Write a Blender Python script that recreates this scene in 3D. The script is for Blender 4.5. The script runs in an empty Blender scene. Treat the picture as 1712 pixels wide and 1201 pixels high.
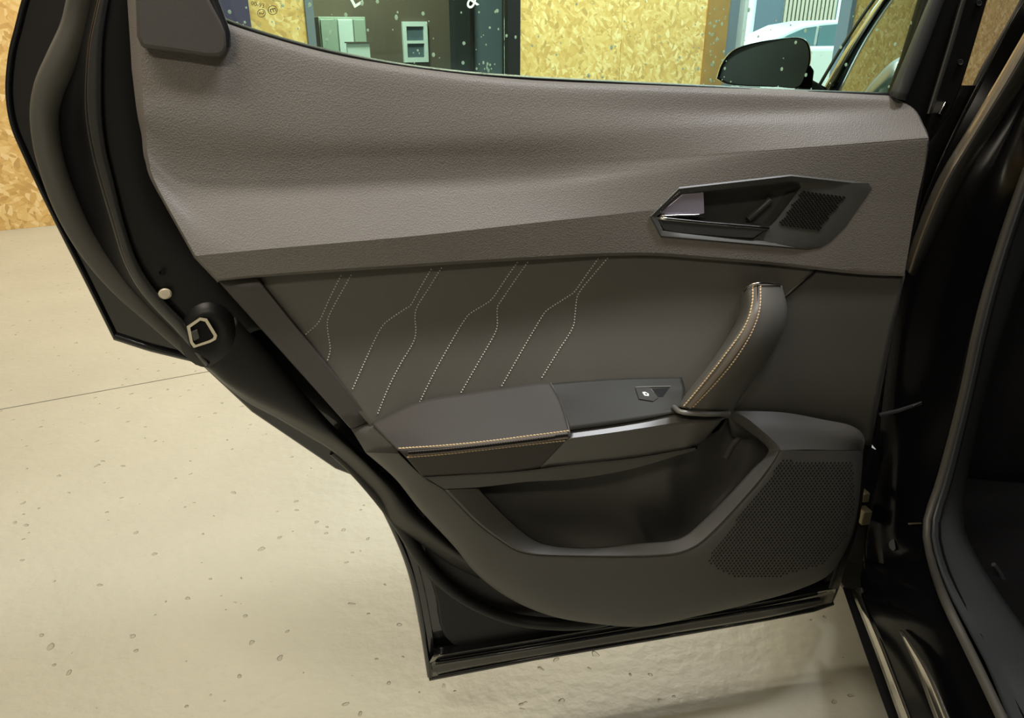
import bpy, bmesh, math, random
from mathutils import Vector, Matrix
from mathutils.bvhtree import BVHTree

random.seed(7)
scene = bpy.context.scene
COL = scene.collection

# ------------------------------------------------------------------ camera
PW, PH, FPX = 1712.0, 1201.0, 1250.0
PITCH = math.radians(24.0)
CAM = Vector((0.0, 0.0, 1.05))
cam_data = bpy.data.cameras.new('camera')
cam_data.sensor_width = 36.0
cam_data.lens = 36.0 * FPX / PW
cam_data.clip_start = 0.02
cam_data.clip_end = 200
cam = bpy.data.objects.new('camera', cam_data)
cam.location = CAM
cam.rotation_euler = (math.radians(90) - PITCH, 0, 0)
COL.objects.link(cam)
scene.camera = cam

# ------------------------------------------------------------------ world, exposure, lamps
scene.view_settings.view_transform = 'Standard'
scene.view_settings.look = 'None'
scene.view_settings.gamma = 1
scene.view_settings.exposure = 0.0
scene.view_settings.use_curve_mapping = False
scene.cycles.use_denoising = True
scene.cycles.max_bounces = 8
scene.cycles.transparent_max_bounces = 12
world = bpy.data.worlds.new('overcast_sky')
scene.world = world
world.use_nodes = True
bg = world.node_tree.nodes['Background']
bg.inputs[0].default_value = (0.80, 0.92, 1.0, 1)
bg.inputs[1].default_value = 4.4

WARM = (1.0, 0.90, 0.74)
COOL = (0.92, 0.95, 1.0)
LAMPS = [  # x, y, z, size x, size y, watts, colour, where
    (-1.9, 3.3, 2.95, 1.2, 0.16, 40, WARM, 'between the open door and the strand board wall'),
    (0.3, 4.4, 2.95, 1.2, 0.16, 95, WARM, 'in front of the dark shop window'),
    (0.95, 0.62, 2.95, 0.9, 0.2, 52, COOL, 'above the black car roof'),
    (-0.9, 0.2, 2.95, 1.2, 0.16, 36, WARM, 'above the bare floor beside the car'),
    (-0.6, -2.0, 2.95, 1.2, 0.16, 44, WARM, 'beside the rear of the black car'),
    (-4.2, 2.6, 2.95, 1.2, 0.16, 32, WARM, 'near the left end wall'),
    (1.8, 5.4, 2.95, 1.2, 0.16, 95, COOL, 'added to brighten the strand board beside the doorway to the yard'),  # unseen cool lamp, added for more light on the wall
]

# ------------------------------------------------------------------ helpers: picture rays -> real points
SP, CP = math.sin(PITCH), math.cos(PITCH)


def ray(px, py):
    xc = (px - PW / 2) / FPX
    yc = (PH / 2 - py) / FPX
    return Vector((xc, CP + yc * SP, -SP + yc * CP))


DOOR_AZ = math.radians(78.0)
DN = Vector((math.cos(DOOR_AZ), -math.sin(DOOR_AZ), 0))      # door normal, towards the cabin side
DU = Vector((math.sin(DOOR_AZ), math.cos(DOOR_AZ), 0))
D0 = Vector((0, 0.86, 0))


def onplane(px, py, p0, n):
    d = ray(px, py)
    return CAM + d * ((p0 - CAM).dot(n) / d.dot(n))


def U(px, py, w):                       # a point of the door, w metres in front of its metal
    return onplane(px, py, D0 + DN * w, DN)


def AY(px, py, y):
    return onplane(px, py, Vector((0, y, 0)), Vector((0, 1, 0)))


def AZ(px, py, z):
    return onplane(px, py, Vector((0, 0, z)), Vector((0, 0, 1)))


# ------------------------------------------------------------------ helpers: objects
def new_obj(name, verts, faces, mat, parent=None, smooth=None):
    me = bpy.data.meshes.new(name)
    me.from_pydata([tuple(v) for v in verts], [], faces)
    me.update()
    if mat:
        me.materials.append(mat)
    if smooth is not None:
        for p in me.polygons:
            p.use_smooth = True
        me.set_sharp_from_angle(angle=math.radians(smooth))
    o = bpy.data.objects.new(name, me)
    COL.objects.link(o)
    if parent:
        adopt(o, parent)
    return o


def world_matrix(o):
    m = Matrix.LocRotScale(o.location, o.rotation_euler, o.scale)
    if o.parent:
        m = world_matrix(o.parent) @ o.matrix_parent_inverse @ m
    return m


def adopt(o, parent):
    o.parent = parent
    o.matrix_parent_inverse = world_matrix(parent).inverted()


def empty(name, loc, rz=0.0):
    o = bpy.data.objects.new(name, None)
    o.location = loc
    o.rotation_euler = (0, 0, rz)
    o.empty_display_size = 0.1
    COL.objects.link(o)
    return o


def tag(o, label, cat=None, group=None, kind=None):
    if label:
        o['label'] = label
    if cat:
        o['category'] = cat
    if group:
        o['group'] = group
    if kind:
        o['kind'] = kind
    return o


def facing(verts, faces, toward=CAM):
    """turn a sheet so that it faces the given point"""
    s = 0.0
    for f in faces[:: max(1, len(faces) // 200)]:
        a, b, c = verts[f[0]], verts[f[1]], verts[f[2]]
        n = (b - a).cross(c - a)
        s += n.dot(toward - a)
    if s < 0:
        faces[:] = [tuple(reversed(f)) for f in faces]


def solidify(o, t, off=-1):
    m = o.modifiers.new('thickness', 'SOLIDIFY')
    m.thickness = t
    m.offset = off
    return o


def bevel(o, w, seg=2, ang=35):
    m = o.modifiers.new('rounded edges', 'BEVEL')
    m.width = w
    m.segments = seg
    m.limit_method = 'ANGLE'
    m.angle_limit = math.radians(ang)
    return o


def dense(pts, smooth, k=10):
    pts = [Vector(p) for p in fill_w(pts)]
    if not smooth or len(pts) < 3:
        return pts
    out = []
    n = len(pts)
    for i in range(n - 1):
        p1, p2 = pts[i], pts[i + 1]
        p0 = pts[i - 1] if i > 0 else p1 * 2 - p2
        p3 = pts[i + 2] if i + 2 < n else p2 * 2 - p1
        t0, t1 = 0.0, max((p1 - p0).length, 1e-6) ** 0.5
        t2 = t1 + max((p2 - p1).length, 1e-6) ** 0.5
        t3 = t2 + max((p3 - p2).length, 1e-6) ** 0.5
        for j in range(k):
            t = t1 + (t2 - t1) * j / k
            a1 = p0 * ((t1 - t) / (t1 - t0)) + p1 * ((t - t0) / (t1 - t0))
            a2 = p1 * ((t2 - t) / (t2 - t1)) + p2 * ((t - t1) / (t2 - t1))
            a3 = p2 * ((t3 - t) / (t3 - t2)) + p3 * ((t - t2) / (t3 - t2))
            b1 = a1 * ((t2 - t) / (t2 - t0)) + a2 * ((t - t0) / (t2 - t0))
            b2 = a2 * ((t3 - t) / (t3 - t1)) + a3 * ((t - t1) / (t3 - t1))
            out.append(b1 * ((t2 - t) / (t2 - t1)) + b2 * ((t - t1) / (t2 - t1)))
    out.append(pts[-1])
    return out


def resample(pts, n, smooth=True):
    d = dense(pts, smooth)
    L = [0.0]
    for a, b in zip(d, d[1:]):
        L.append(L[-1] + (b - a).xy.length + 1e-9)
    out, j = [], 0
    for i in range(n):
        s = L[-1] * i / (n - 1)
        while j < len(d) - 2 and L[j + 1] < s:
            j += 1
        t = (s - L[j]) / (L[j + 1] - L[j])
        out.append(d[j].lerp(d[j + 1], min(max(t, 0), 1)))
    return out


def fill_w(r):
    """rails may give w once; later points repeat the last one"""
    out, w = [], 0.0
    for p in r:
        if len(p) > 2:
            w = p[2]
        out.append((p[0], p[1], w))
    return out


def sheet(rails, nu=40, nv=4, smooth_u=True, smooth_v=True, sharp=(), unproj=U):
    """loft a sheet through rails of (px, py, depth); returns verts, faces"""
    R = [resample(fill_w(r), nu, smooth_u) for r in rails]
    cols = []
    cuts = [0] + [s for s in sharp] + [len(R) - 1]
    if isinstance(nv, int):
        nv = [nv] * (len(R) - 1)
    rows = []
    for c0, c1 in zip(cuts, cuts[1:]):
        for i in range(c0, c1):
            k = nv[i]
            for j in range(k):
                t = j / k
                row = []
                for u in range(nu):
                    p1, p2 = R[i][u], R[i + 1][u]
                    if smooth_v and c1 - c0 > 1:
                        p0 = R[i - 1][u] if i > c0 else p1 * 2 - p2
                        p3 = R[i + 2][u] if i + 2 <= c1 else p2 * 2 - p1
                        q = 0.5 * ((2 * p1) + (p2 - p0) * t + (2 * p0 - 5 * p1 + 4 * p2 - p3) * t * t
                                   + (3 * p1 - p0 - 3 * p2 + p3) * t ** 3)
                    else:
                        q = p1.lerp(p2, t)
                    row.append(q)
                rows.append(row)
    rows.append(R[-1])
    verts = [unproj(q.x, q.y, q.z) for row in rows for q in row]
    faces = []
    for r in range(len(rows) - 1):
        for u in range(nu - 1):
            a = r * nu + u
            faces.append((a, a + 1, a + nu + 1, a + nu))
    facing(verts, faces)
    return verts, faces


def merge(*parts):
    V, F = [], []
    for v, f in parts:
        n = len(V)
        V += v
        F += [tuple(i + n for i in q) for q in f]
    return V, F


def patch(name, rails, mat, parent, nu=40, nv=4, smooth_u=True, smooth_v=True, sharp=(), t=0.003, ang=40, unproj=U):
    v, f = sheet(rails, nu, nv, smooth_u, smooth_v, sharp, unproj)
    o = new_obj(name, v, f, mat, parent, smooth=ang)
    if t:
        solidify(o, t)
    o['_bvh'] = 0
    BV[o.name] = BVHTree.FromPolygons(v, f)
    del o['_bvh']
    return o


BV = {}


def hit(o, px, py, off=0.0):
    d = ray(px, py).normalized()
    loc, n, i, dist = BV[o.name].ray_cast(CAM, d)
    if loc is None:
        return None, None
    if n.dot(d) > 0:
        n = -n
    return loc + n * off, n


def loops(loop_list, closed=True, cap=None, unproj=U):
    """join closed loops of equal count of (px,py,w)"""
    n = len(loop_list[0])
    V = [unproj(*p) for L in loop_list for p in L]
    F = []
    for k in range(len(loop_list) - 1):
        for i in range(n if closed else n - 1):
            j = (i + 1) % n
            F.append((k * n + i, k * n + j, (k + 1) * n + j, (k + 1) * n + i))
    if cap == 'end':
        F.append(tuple((len(loop_list) - 1) * n + i for i in range(n)))
    facing(V, F)
    return V, F


def plate(name, outline, mat, parent, t=0.004, bev=0.001, w=None, unproj=U, back=None, seg=2):
    """closed outline of (px,py[,w]) as a solid of thickness t behind its face"""
    pts = [unproj(p[0], p[1], p[2] if len(p) > 2 else w) for p in outline]
    b = back if back is not None else -DN
    V = pts + [p + b * t for p in pts]
    n = len(pts)
    F = [tuple(range(n)), tuple(reversed(range(n, 2 * n)))]
    F += [(i, n + i, n + (i + 1) % n, (i + 1) % n) for i in range(n)]
    bm = bmesh.new()
    vs = [bm.verts.new(v) for v in V]
    for f in F:
        bm.faces.new([vs[i] for i in f])
    bmesh.ops.recalc_face_normals(bm, faces=bm.faces)
    me = bpy.data.meshes.new(name)
    bm.to_mesh(me)
    bm.free()
    me.materials.append(mat)
    for p in me.polygons:
        p.use_smooth = True
    me.set_sharp_from_angle(angle=math.radians(30))
    o = bpy.data.objects.new(name, me)
    COL.objects.link(o)
    if parent:
        adopt(o, parent)
    if bev:
        bevel(o, bev, seg)
    return o


def tube_geo(pts, r, sides=10, flat=1.0, up=None):
    """tube through world points; r a number or a list"""
    V, F = [], []
    n = len(pts)
    prev = None
    for i, p in enumerate(pts):
        d = (pts[min(i + 1, n - 1)] - pts[max(i - 1, 0)]).normalized()
        a = (up or (CAM - p)).copy()
        a = (a - d * a.dot(d)).normalized()
        b = d.cross(a)
        rr = r[i] if isinstance(r, (list, tuple)) else r
        for s in range(sides):
            t = 2 * math.pi * s / sides
            V.append(p + a * (math.cos(t) * rr * flat) + b * (math.sin(t) * rr))
    for i in range(n - 1):
        for s in range(sides):
            s2 = (s + 1) % sides
            F.append((i * sides + s, i * sides + s2, (i + 1) * sides + s2, (i + 1) * sides + s))
    F.append(tuple(reversed(range(sides))))
    F.append(tuple((n - 1) * sides + s for s in range(sides)))
    return V, F


def tube(name, pts, r, mat, parent, sides=10, flat=1.0, up=None):
    v, f = tube_geo(pts, r, sides, flat, up)
    o = new_obj(name, v, f, mat, parent, smooth=50)
    fix_normals(o)
    return o


def fix_normals(o):
    bm = bmesh.new()
    bm.from_mesh(o.data)
    bmesh.ops.recalc_face_normals(bm, faces=bm.faces)
    bm.to_mesh(o.data)
    bm.free()


def rail3(pts, n, smooth=True, unproj=U):
    return [unproj(q.x, q.y, q.z) for q in resample(fill_w(pts), n, smooth)]


def boxgeo(c, ax, ay, az, sx, sy, sz):
    V = []
    for x in (-1, 1):
        for y in (-1, 1):
            for z in (-1, 1):
                V.append(c + ax * (x * sx / 2) + ay * (y * sy / 2) + az * (z * sz / 2))
    F = [(0, 1, 3, 2), (4, 6, 7, 5), (0, 4, 5, 1), (2, 3, 7, 6), (0, 2, 6, 4), (1, 5, 7, 3)]
    return V, F


def box(name, c, size, mat, parent=None, rz=0.0, bev=0.0):
    ax = Vector((math.cos(rz), math.sin(rz), 0))
    ay = Vector((-math.sin(rz), math.cos(rz), 0))
    v, f = boxgeo(Vector(c), ax, ay, Vector((0, 0, 1)), *size)
    o = new_obj(name, v, f, mat, parent)
    fix_normals(o)
    if bev:
        bevel(o, bev)
    return o


# ------------------------------------------------------------------ materials
def principled(name, col, rough=0.5, metal=0.0, spec=0.5, coat=0.0, ior=1.5):
    m = bpy.data.materials.new(name)
    m.use_nodes = True
    b = m.node_tree.nodes['Principled BSDF']
    b.inputs['Base Color'].default_value = (*col, 1)
    b.inputs['Roughness'].default_value = rough
    b.inputs['Metallic'].default_value = metal
    b.inputs['Specular IOR Level'].default_value = spec
    b.inputs['Coat Weight'].default_value = coat
    b.inputs['Coat Roughness'].default_value = 0.03
    b.inputs['IOR'].default_value = ior
    return m


def nodes(m):
    nt = m.node_tree
    return nt, nt.nodes['Principled BSDF'], (lambda t: nt.nodes.new(t)), nt.links.new


def coords(nt, kind='Object', scale=(1, 1, 1), rot=(0, 0, 0)):
    tc = nt.nodes.new('ShaderNodeTexCoord')
    mp = nt.nodes.new('ShaderNodeMapping')
    mp.inputs['Scale'].default_value = scale
    mp.inputs['Rotation'].default_value = rot
    nt.links.new(tc.outputs[kind], mp.inputs['Vector'])
    return mp.outputs['Vector']


def grain(m, scale, strength, dist=0.0005, kind='VORONOI', mix=0.12):
    """fine relief and a slight mottling"""
    nt, b, new, link = nodes(m)
    v = coords(nt)
    if kind == 'VORONOI':
        t = new('ShaderNodeTexVoronoi')
        t.feature = 'F1'
        t.inputs['Scale'].default_value = scale
        link(v, t.inputs['Vector'])
        out = t.outputs['Distance']
    else:
        t = new('ShaderNodeTexNoise')
        t.inputs['Scale'].default_value = scale
        t.inputs['Detail'].default_value = 4
        link(v, t.inputs['Vector'])
        out = t.outputs['Fac']
    bp = new('ShaderNodeBump')
    bp.inputs['Strength'].default_value = strength
    bp.inputs['Distance'].default_value = dist
    link(out, bp.inputs['Height'])
    link(bp.outputs['Normal'], b.inputs['Normal'])
    if mix:
        n2 = new('ShaderNodeTexNoise')
        n2.inputs['Scale'].default_value = 9
        n2.inputs['Detail'].default_value = 5
        link(v, n2.inputs['Vector'])
        mx = new('ShaderNodeMix')
        mx.data_type = 'RGBA'
        c = b.inputs['Base Color'].default_value
        mx.inputs[6].default_value = (c[0] * (1 - mix), c[1] * (1 - mix), c[2] * (1 - mix), 1)
        mx.inputs[7].default_value = (c[0] * (1 + mix), c[1] * (1 + mix), c[2] * (1 + mix), 1)
        link(n2.outputs['Fac'], mx.inputs[0])
        link(mx.outputs[2], b.inputs['Base Color'])
    return m


M_PAD = grain(principled('soft_grained_upper_trim', (0.168, 0.154, 0.140), 0.5, spec=0.4), 620, 0.5, 0.0006)
M_LEATHER = grain(principled('black_leatherette', (0.125, 0.119, 0.105), 0.42, spec=0.45), 900, 0.25, 0.0003)
M_ARMTOP = grain(principled('armrest_leatherette', (0.052, 0.047, 0.042), 0.6, spec=0.3), 900, 0.25, 0.0003)
M_PLASTIC = grain(principled('dark_grained_plastic', (0.080, 0.077, 0.071), 0.52, spec=0.4), 1500, 0.3, 0.0003)
M_PLASTIC2 = grain(principled('charcoal_plastic', (0.075, 0.070, 0.066), 0.5, spec=0.4), 1200, 0.3, 0.0003)
M_FRONT = principled('satin_armrest_front', (0.078, 0.074, 0.066), 0.38, spec=0.8)
M_SWITCH = principled('satin_switch_panel', (0.026, 0.0255, 0.02), 0.55, spec=0.3)
M_BEZEL = grain(principled('bezel_plastic', (0.062, 0.062, 0.056), 0.42, spec=0.5), 1500, 0.15, 0.0002, mix=0)
M_SILVER = principled('satin_lever_metal', (0.40, 0.37, 0.46), 0.3, metal=0.45)  # purple in the base colour stands in for a purple reflection
M_LEVER = principled('dark_lever_metal', (0.075, 0.075, 0.075), 0.35, metal=0.4)
M_CHROME = principled('bright_metal', (0.72, 0.70, 0.66), 0.18, metal=1.0)
M_PLATE = principled('cream_zinc_plate', (0.70, 0.64, 0.50), 0.35, metal=0.25)
M_PAINT = principled('black_car_paint', (0.006, 0.006, 0.007), 0.25, spec=0.5, coat=1.0)
M_RIM = principled('black_frame_rim', (0.022, 0.022, 0.022), 0.25, spec=0.7, coat=0.6)
M_JAMB = principled('black_jamb_paint', (0.004, 0.004, 0.005), 0.2, spec=0.10)
M_FOOT = principled('grey_satin_trim', (0.19, 0.185, 0.17), 0.35, metal=0.3)
M_INNER = principled('black_door_metal', (0.008, 0.008, 0.008), 0.42, spec=0.35)
M_BLACK = principled('black_void_plastic', (0.004, 0.004, 0.004), 0.6, spec=0.2)
M_RUBBER = grain(principled('grey_black_rubber', (0.075, 0.072, 0.063), 0.48, spec=0.5), 900, 0.15, 0.0003, 'NOISE', 0)
M_BELT = principled('belt_seal_rubber', (0.006, 0.006, 0.007), 0.4)
M_SEALTRIM = grain(principled('blue_grey_sill_plastic', (0.052, 0.057, 0.066), 0.42, spec=0.5), 900, 0.2, 0.0003, 'NOISE', 0)
M_CARPET = grain(principled('dark_carpet', (0.010, 0.010, 0.012), 0.95, spec=0.1), 500, 0.8, 0.003, 'NOISE', 0.3)
M_THREAD = principled('pale_thread', (0.62, 0.59, 0.54), 0.7)
M_TAN = principled('tan_thread', (0.62, 0.47, 0.27), 0.7)
M_COPPER = principled('bronze_seam_tape', (0.105, 0.085, 0.066), 0.5)
M_WHITE = principled('white_print', (0.85, 0.9, 0.92), 0.5)
M_FRAMEGREY = principled('grey_frame_trim', (0.050, 0.052, 0.050), 0.5)
M_GREYPAINT = principled('grey_blue_frame', (0.16, 0.2, 0.25), 0.4)
M_WHITEPAINT = principled('white_paint', (0.78, 0.82, 0.82), 0.5)
M_BLACKFRAME = principled('black_frame', (0.012, 0.012, 0.015), 0.4)
M_BROWNWALL = principled('brown_office_wall', (0.13, 0.09, 0.065), 0.8)
M_DARKWOOD = principled('dark_panel', (0.02, 0.022, 0.022), 0.6)
M_PALE = principled('pale_cabinet', (0.40, 0.45, 0.38), 0.5)
M_PURPLE = principled('purple_board', (0.055, 0.045, 0.11), 0.5)
M_TANMETAL = principled('tan_cladding', (0.42, 0.36, 0.27), 0.6)
M_SLATE = principled('slate_cladding', (0.09, 0.12, 0.15), 0.6)
M_GREEN = principled('green_post_paint', (0.03, 0.25, 0.2), 0.5)
M_CARWHITE = principled('white_car_paint', (0.85, 0.88, 0.88), 0.3, coat=0.6)
M_CARGLASS = principled('dark_teal_car_glass', (0.10, 0.22, 0.27), 0.1, spec=0.8)
M_TYRE = principled('tyre_rubber', (0.015, 0.015, 0.015), 0.8)
M_ASPHALT = grain(principled('asphalt', (0.30, 0.30, 0.29), 0.9), 60, 0.4, 0.01, 'NOISE', 0.2)
M_CEIL = principled('white_ceiling', (0.72, 0.70, 0.64), 0.9)
M_PLASTER2 = principled('grey_plaster', (0.30, 0.29, 0.28), 0.9)
M_PLASTER = principled('pale_plaster', (0.66, 0.62, 0.54), 0.9)


def glass(name, tint, refl=0.9):
    m = bpy.data.materials.new(name)
    m.use_nodes = True
    nt = m.node_tree
    nt.nodes.clear()
    out = nt.nodes.new('ShaderNodeOutputMaterial')
    tr = nt.nodes.new('ShaderNodeBsdfTransparent')
    tr.inputs[0].default_value = (*tint, 1)
    gl = nt.nodes.new('ShaderNodeBsdfGlossy')
    gl.inputs['Roughness'].default_value = 0.01
    gl.inputs[0].default_value = (refl, refl, refl, 1)
    fr = nt.nodes.new('ShaderNodeFresnel')
    fr.inputs[0].default_value = 1.45
    mx = nt.nodes.new('ShaderNodeMixShader')
    nt.links.new(fr.outputs[0], mx.inputs[0])
    nt.links.new(tr.outputs[0], mx.inputs[1])
    nt.links.new(gl.outputs[0], mx.inputs[2])
    nt.links.new(mx.outputs[0], out.inputs[0])
    return m


M_GLASS = glass('green_tinted_door_glass', (0.84, 0.98, 0.90))
M_SHOPGLASS = glass('shop_glass', (0.75, 0.82, 0.80))
M_FRONTGLASS = glass('front_glass', (0.80, 0.9, 0.84))
M_DROP = bpy.data.materials.new('water_drop')
M_DROP.use_nodes = True
_nt = M_DROP.node_tree
_nt.nodes.clear()
_o = _nt.nodes.new('ShaderNodeOutputMaterial')
_t = _nt.nodes.new('ShaderNodeBsdfTranslucent')
_t.inputs[0].default_value = (0.95, 1.0, 1.0, 1)
_d = _nt.nodes.new('ShaderNodeBsdfDiffuse')
_d.inputs[0].default_value = (0.95, 1.0, 1.0, 1)
_m = _nt.nodes.new('ShaderNodeMixShader')
_m.inputs[0].default_value = 0.4
_nt.links.new(_t.outputs[0], _m.inputs[1])
_nt.links.new(_d.outputs[0], _m.inputs[2])
_nt.links.new(_m.outputs[0], _o.inputs[0])


def osb_material():
    m = principled('osb_strand_board', (0.6, 0.4, 0.18), 0.65, spec=0.3)
    nt, b, new, link = nodes(m)
    facs = []
    for rot, sc in ((0.35, (9, 9, 26)), (-0.75, (9, 9, 30)), (1.3, (10, 10, 24))):
        v = coords(nt, 'Object', (1, 1, 1), (0, rot, 0))
        mp = new('ShaderNodeMapping')
        mp.inputs['Scale'].default_value = sc
        nz = new('ShaderNodeTexNoise')
        nz.inputs['Scale'].default_value = 7
        link(v, nz.inputs['Vector'])
        ad = new('ShaderNodeMixRGB')
        ad.blend_type = 'ADD'
        ad.inputs[0].default_value = 0.06
        link(v, ad.inputs[1])
        link(nz.outputs['Color'], ad.inputs[2])
        link(ad.outputs[0], mp.inputs['Vector'])
        vo = new('ShaderNodeTexVoronoi')
        vo.inputs['Scale'].default_value = 1.6
        link(mp.outputs['Vector'], vo.inputs['Vector'])
        sp = new('ShaderNodeSeparateColor')
        link(vo.outputs['Color'], sp.inputs[0])
        facs.append((sp.outputs[0], sp.outputs[1]))
    a = new('ShaderNodeMix')
    link(facs[2][1], a.inputs[0])
    link(facs[0][0], a.inputs[2])
    link(facs[1][0], a.inputs[3])
    th = new('ShaderNodeMath')
    th.operation = 'GREATER_THAN'
    th.inputs[1].default_value = 0.55
    link(facs[1][1], th.inputs[0])
    a2 = new('ShaderNodeMix')
    link(th.outputs[0], a2.inputs[0])
    link(a.outputs[0], a2.inputs[2])
    link(facs[2][0], a2.inputs[3])
    r = new('ShaderNodeValToRGB')
    e = r.color_ramp.elements
    e[0].position, e[0].color = 0.0, (0.52, 0.33, 0.12, 1)
    e[1].position, e[1].color = 1.0, (0.86, 0.68, 0.36, 1)
    k = r.color_ramp.elements.new(0.35)
    k.color = (0.66, 0.43, 0.15, 1)
    k = r.color_ramp.elements.new(0.7)
    k.color = (0.76, 0.54, 0.22, 1)
    link(a2.outputs[0], r.inputs[0])
    link(r.outputs[0], b.inputs['Base Color'])
    bp = new('ShaderNodeBump')
    bp.inputs['Strength'].default_value = 0.3
    bp.inputs['Distance'].default_value = 0.003
    link(a2.outputs[0], bp.inputs['Height'])
    link(bp.outputs[0], b.inputs['Normal'])
    return m


M_OSB = osb_material()


def concrete_material():
    m = principled('sealed_concrete', (0.55, 0.52, 0.43), 0.42, spec=0.4)
    nt, b, new, link = nodes(m)
    v = coords(nt)
    n1 = new('ShaderNodeTexNoise')
    n1.inputs['Scale'].default_value = 1.3
    n1.inputs['Detail'].default_value = 6
    n1.inputs['Roughness'].default_value = 0.6
    link(v, n1.inputs['Vector'])
    r = new('ShaderNodeValToRGB')
    e = r.color_ramp.elements
    e[0].position, e[0].color = 0.3, (0.375, 0.372, 0.308, 1)
    e[1].position, e[1].color = 0.7, (0.455, 0.447, 0.372, 1)
    link(n1.outputs['Fac'], r.inputs[0])
    # sparse pits
    vo = new('ShaderNodeTexVoronoi')
    vo.inputs['Scale'].default_value = 30
    vo.inputs['Randomness'].default_value = 1
    nd = new('ShaderNodeTexNoise')
    nd.inputs['Scale'].default_value = 25
    link(v, nd.inputs['Vector'])
    ad = new('ShaderNodeMixRGB')
    ad.blend_type = 'ADD'
    ad.inputs[0].default_value = 0.03
    link(v, ad.inputs[1])
    link(nd.outputs['Color'], ad.inputs[2])
    link(ad.outputs[0], vo.inputs['Vector'])
    sp = new('ShaderNodeSeparateColor')
    link(vo.outputs['Color'], sp.inputs[0])
    rad = new('ShaderNodeMapRange')
    rad.inputs[1].default_value = 0.05
    rad.inputs[2].default_value = 1.0
    rad.inputs[3].default_value = 0.0
    rad.inputs[4].default_value = 0.19
    link(sp.outputs[0], rad.inputs[0])
    sub = new('ShaderNodeMath')
    sub.operation = 'SUBTRACT'
    link(rad.outputs[0], sub.inputs[0])
    link(vo.outputs['Distance'], sub.inputs[1])
    pit = new('ShaderNodeMapRange')
    pit.inputs[1].default_value = 0.0
    pit.inputs[2].default_value = 0.05
    link(sub.outputs[0], pit.inputs[0])
    dk = new('ShaderNodeMix')
    dk.data_type = 'RGBA'
    pm = new('ShaderNodeMath')
    pm.operation = 'MULTIPLY'
    pm.inputs[1].default_value = 0.38
    link(pit.outputs[0], pm.inputs[0])
    link(pm.outputs[0], dk.inputs[0])
    link(r.outputs[0], dk.inputs[6])
    dk.inputs[7].default_value = (0.18, 0.17, 0.13, 1)
    link(dk.outputs[2], b.inputs['Base Color'])
    n2 = new('ShaderNodeTexNoise')
    n2.inputs['Scale'].default_value = 38
    n2.inputs['Detail'].default_value = 5
    link(v, n2.inputs['Vector'])
    hh = new('ShaderNodeMath')
    hh.operation = 'SUBTRACT'
    link(n2.outputs['Fac'], hh.inputs[0])
    link(pit.outputs[0], hh.inputs[1])
    bp = new('ShaderNodeBump')
    bp.inputs['Strength'].default_value = 0.7
    bp.inputs['Distance'].default_value = 0.004
    link(hh.outputs[0], bp.inputs['Height'])
    link(bp.outputs[0], b.inputs['Normal'])
    rr = new('ShaderNodeMapRange')
    rr.inputs[3].default_value = 0.33
    rr.inputs[4].default_value = 0.55
    link(n1.outputs['Fac'], rr.inputs[0])
    link(rr.outputs[0], b.inputs['Roughness'])
    return m


M_CONCRETE = concrete_material()

# ================================================================== THE ROOM
# floor: two cast slabs with an open joint between them
JA, JB = AZ(0, 685, 0), AZ(340, 623, 0)
jd = (JB - JA).normalized()
jn = Vector((-jd.y, jd.x, 0))
if jn.y < 0:
    jn = -jn
floor = new_obj('floor', [(-9, -5, -0.02), (9, -5, -0.02), (9, 12, -0.02), (-9, 12, -0.02)], [(0, 1, 2, 3)], M_BLACKFRAME)
tag(floor, 'pale beige sealed concrete floor with one straight joint', kind='structure')
for s in (-1, 1):
    a, b_ = JA - jd * 8 + jn * (0.003 * s), JA + jd * 14 + jn * (0.003 * s)
    c, d = b_ + jn * (7.0 * s), a + jn * (7.0 * s)
    top = [a, b_, c, d]
    V = [Vector((p.x, p.y, 0)) for p in top] + [Vector((p.x, p.y, -0.018)) for p in top]
    F = [(0, 1, 2, 3), (4, 5, 6, 7), (0, 1, 5, 4), (1, 2, 6, 5), (2, 3, 7, 6), (3, 0, 4, 7)]
    o = new_obj('concrete_slab', V, F, M_CONCRETE, floor)
    fix_normals(o)

# the strand-board wall, running away to the right
WA = AZ(0, 386, 0)
WD = Vector((0.885, 0.465, 0)).normalized()
WN = Vector((WD.y, -WD.x, 0))            # towards the room
WRZ = math.atan2(WD.y, WD.x)


def wall_s(px, py=60):
    """distance along the wall from WA at which a picture ray meets it"""
    return (onplane(px, py, WA, WN) - WA).dot(WD)


def wall_pt(s, z, out=0.0):
    p = WA + WD * s + WN * out
    return Vector((p.x, p.y, z))


def wall_box(name, s0, s1, z0, z1, o0, o1, mat, parent=None, bev=0.0):
    return box(name, wall_pt((s0 + s1) / 2, (z0 + z1) / 2, (o0 + o1) / 2), (s1 - s0, abs(o1 - o0), z1 - z0), mat, parent, WRZ, bev)


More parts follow.
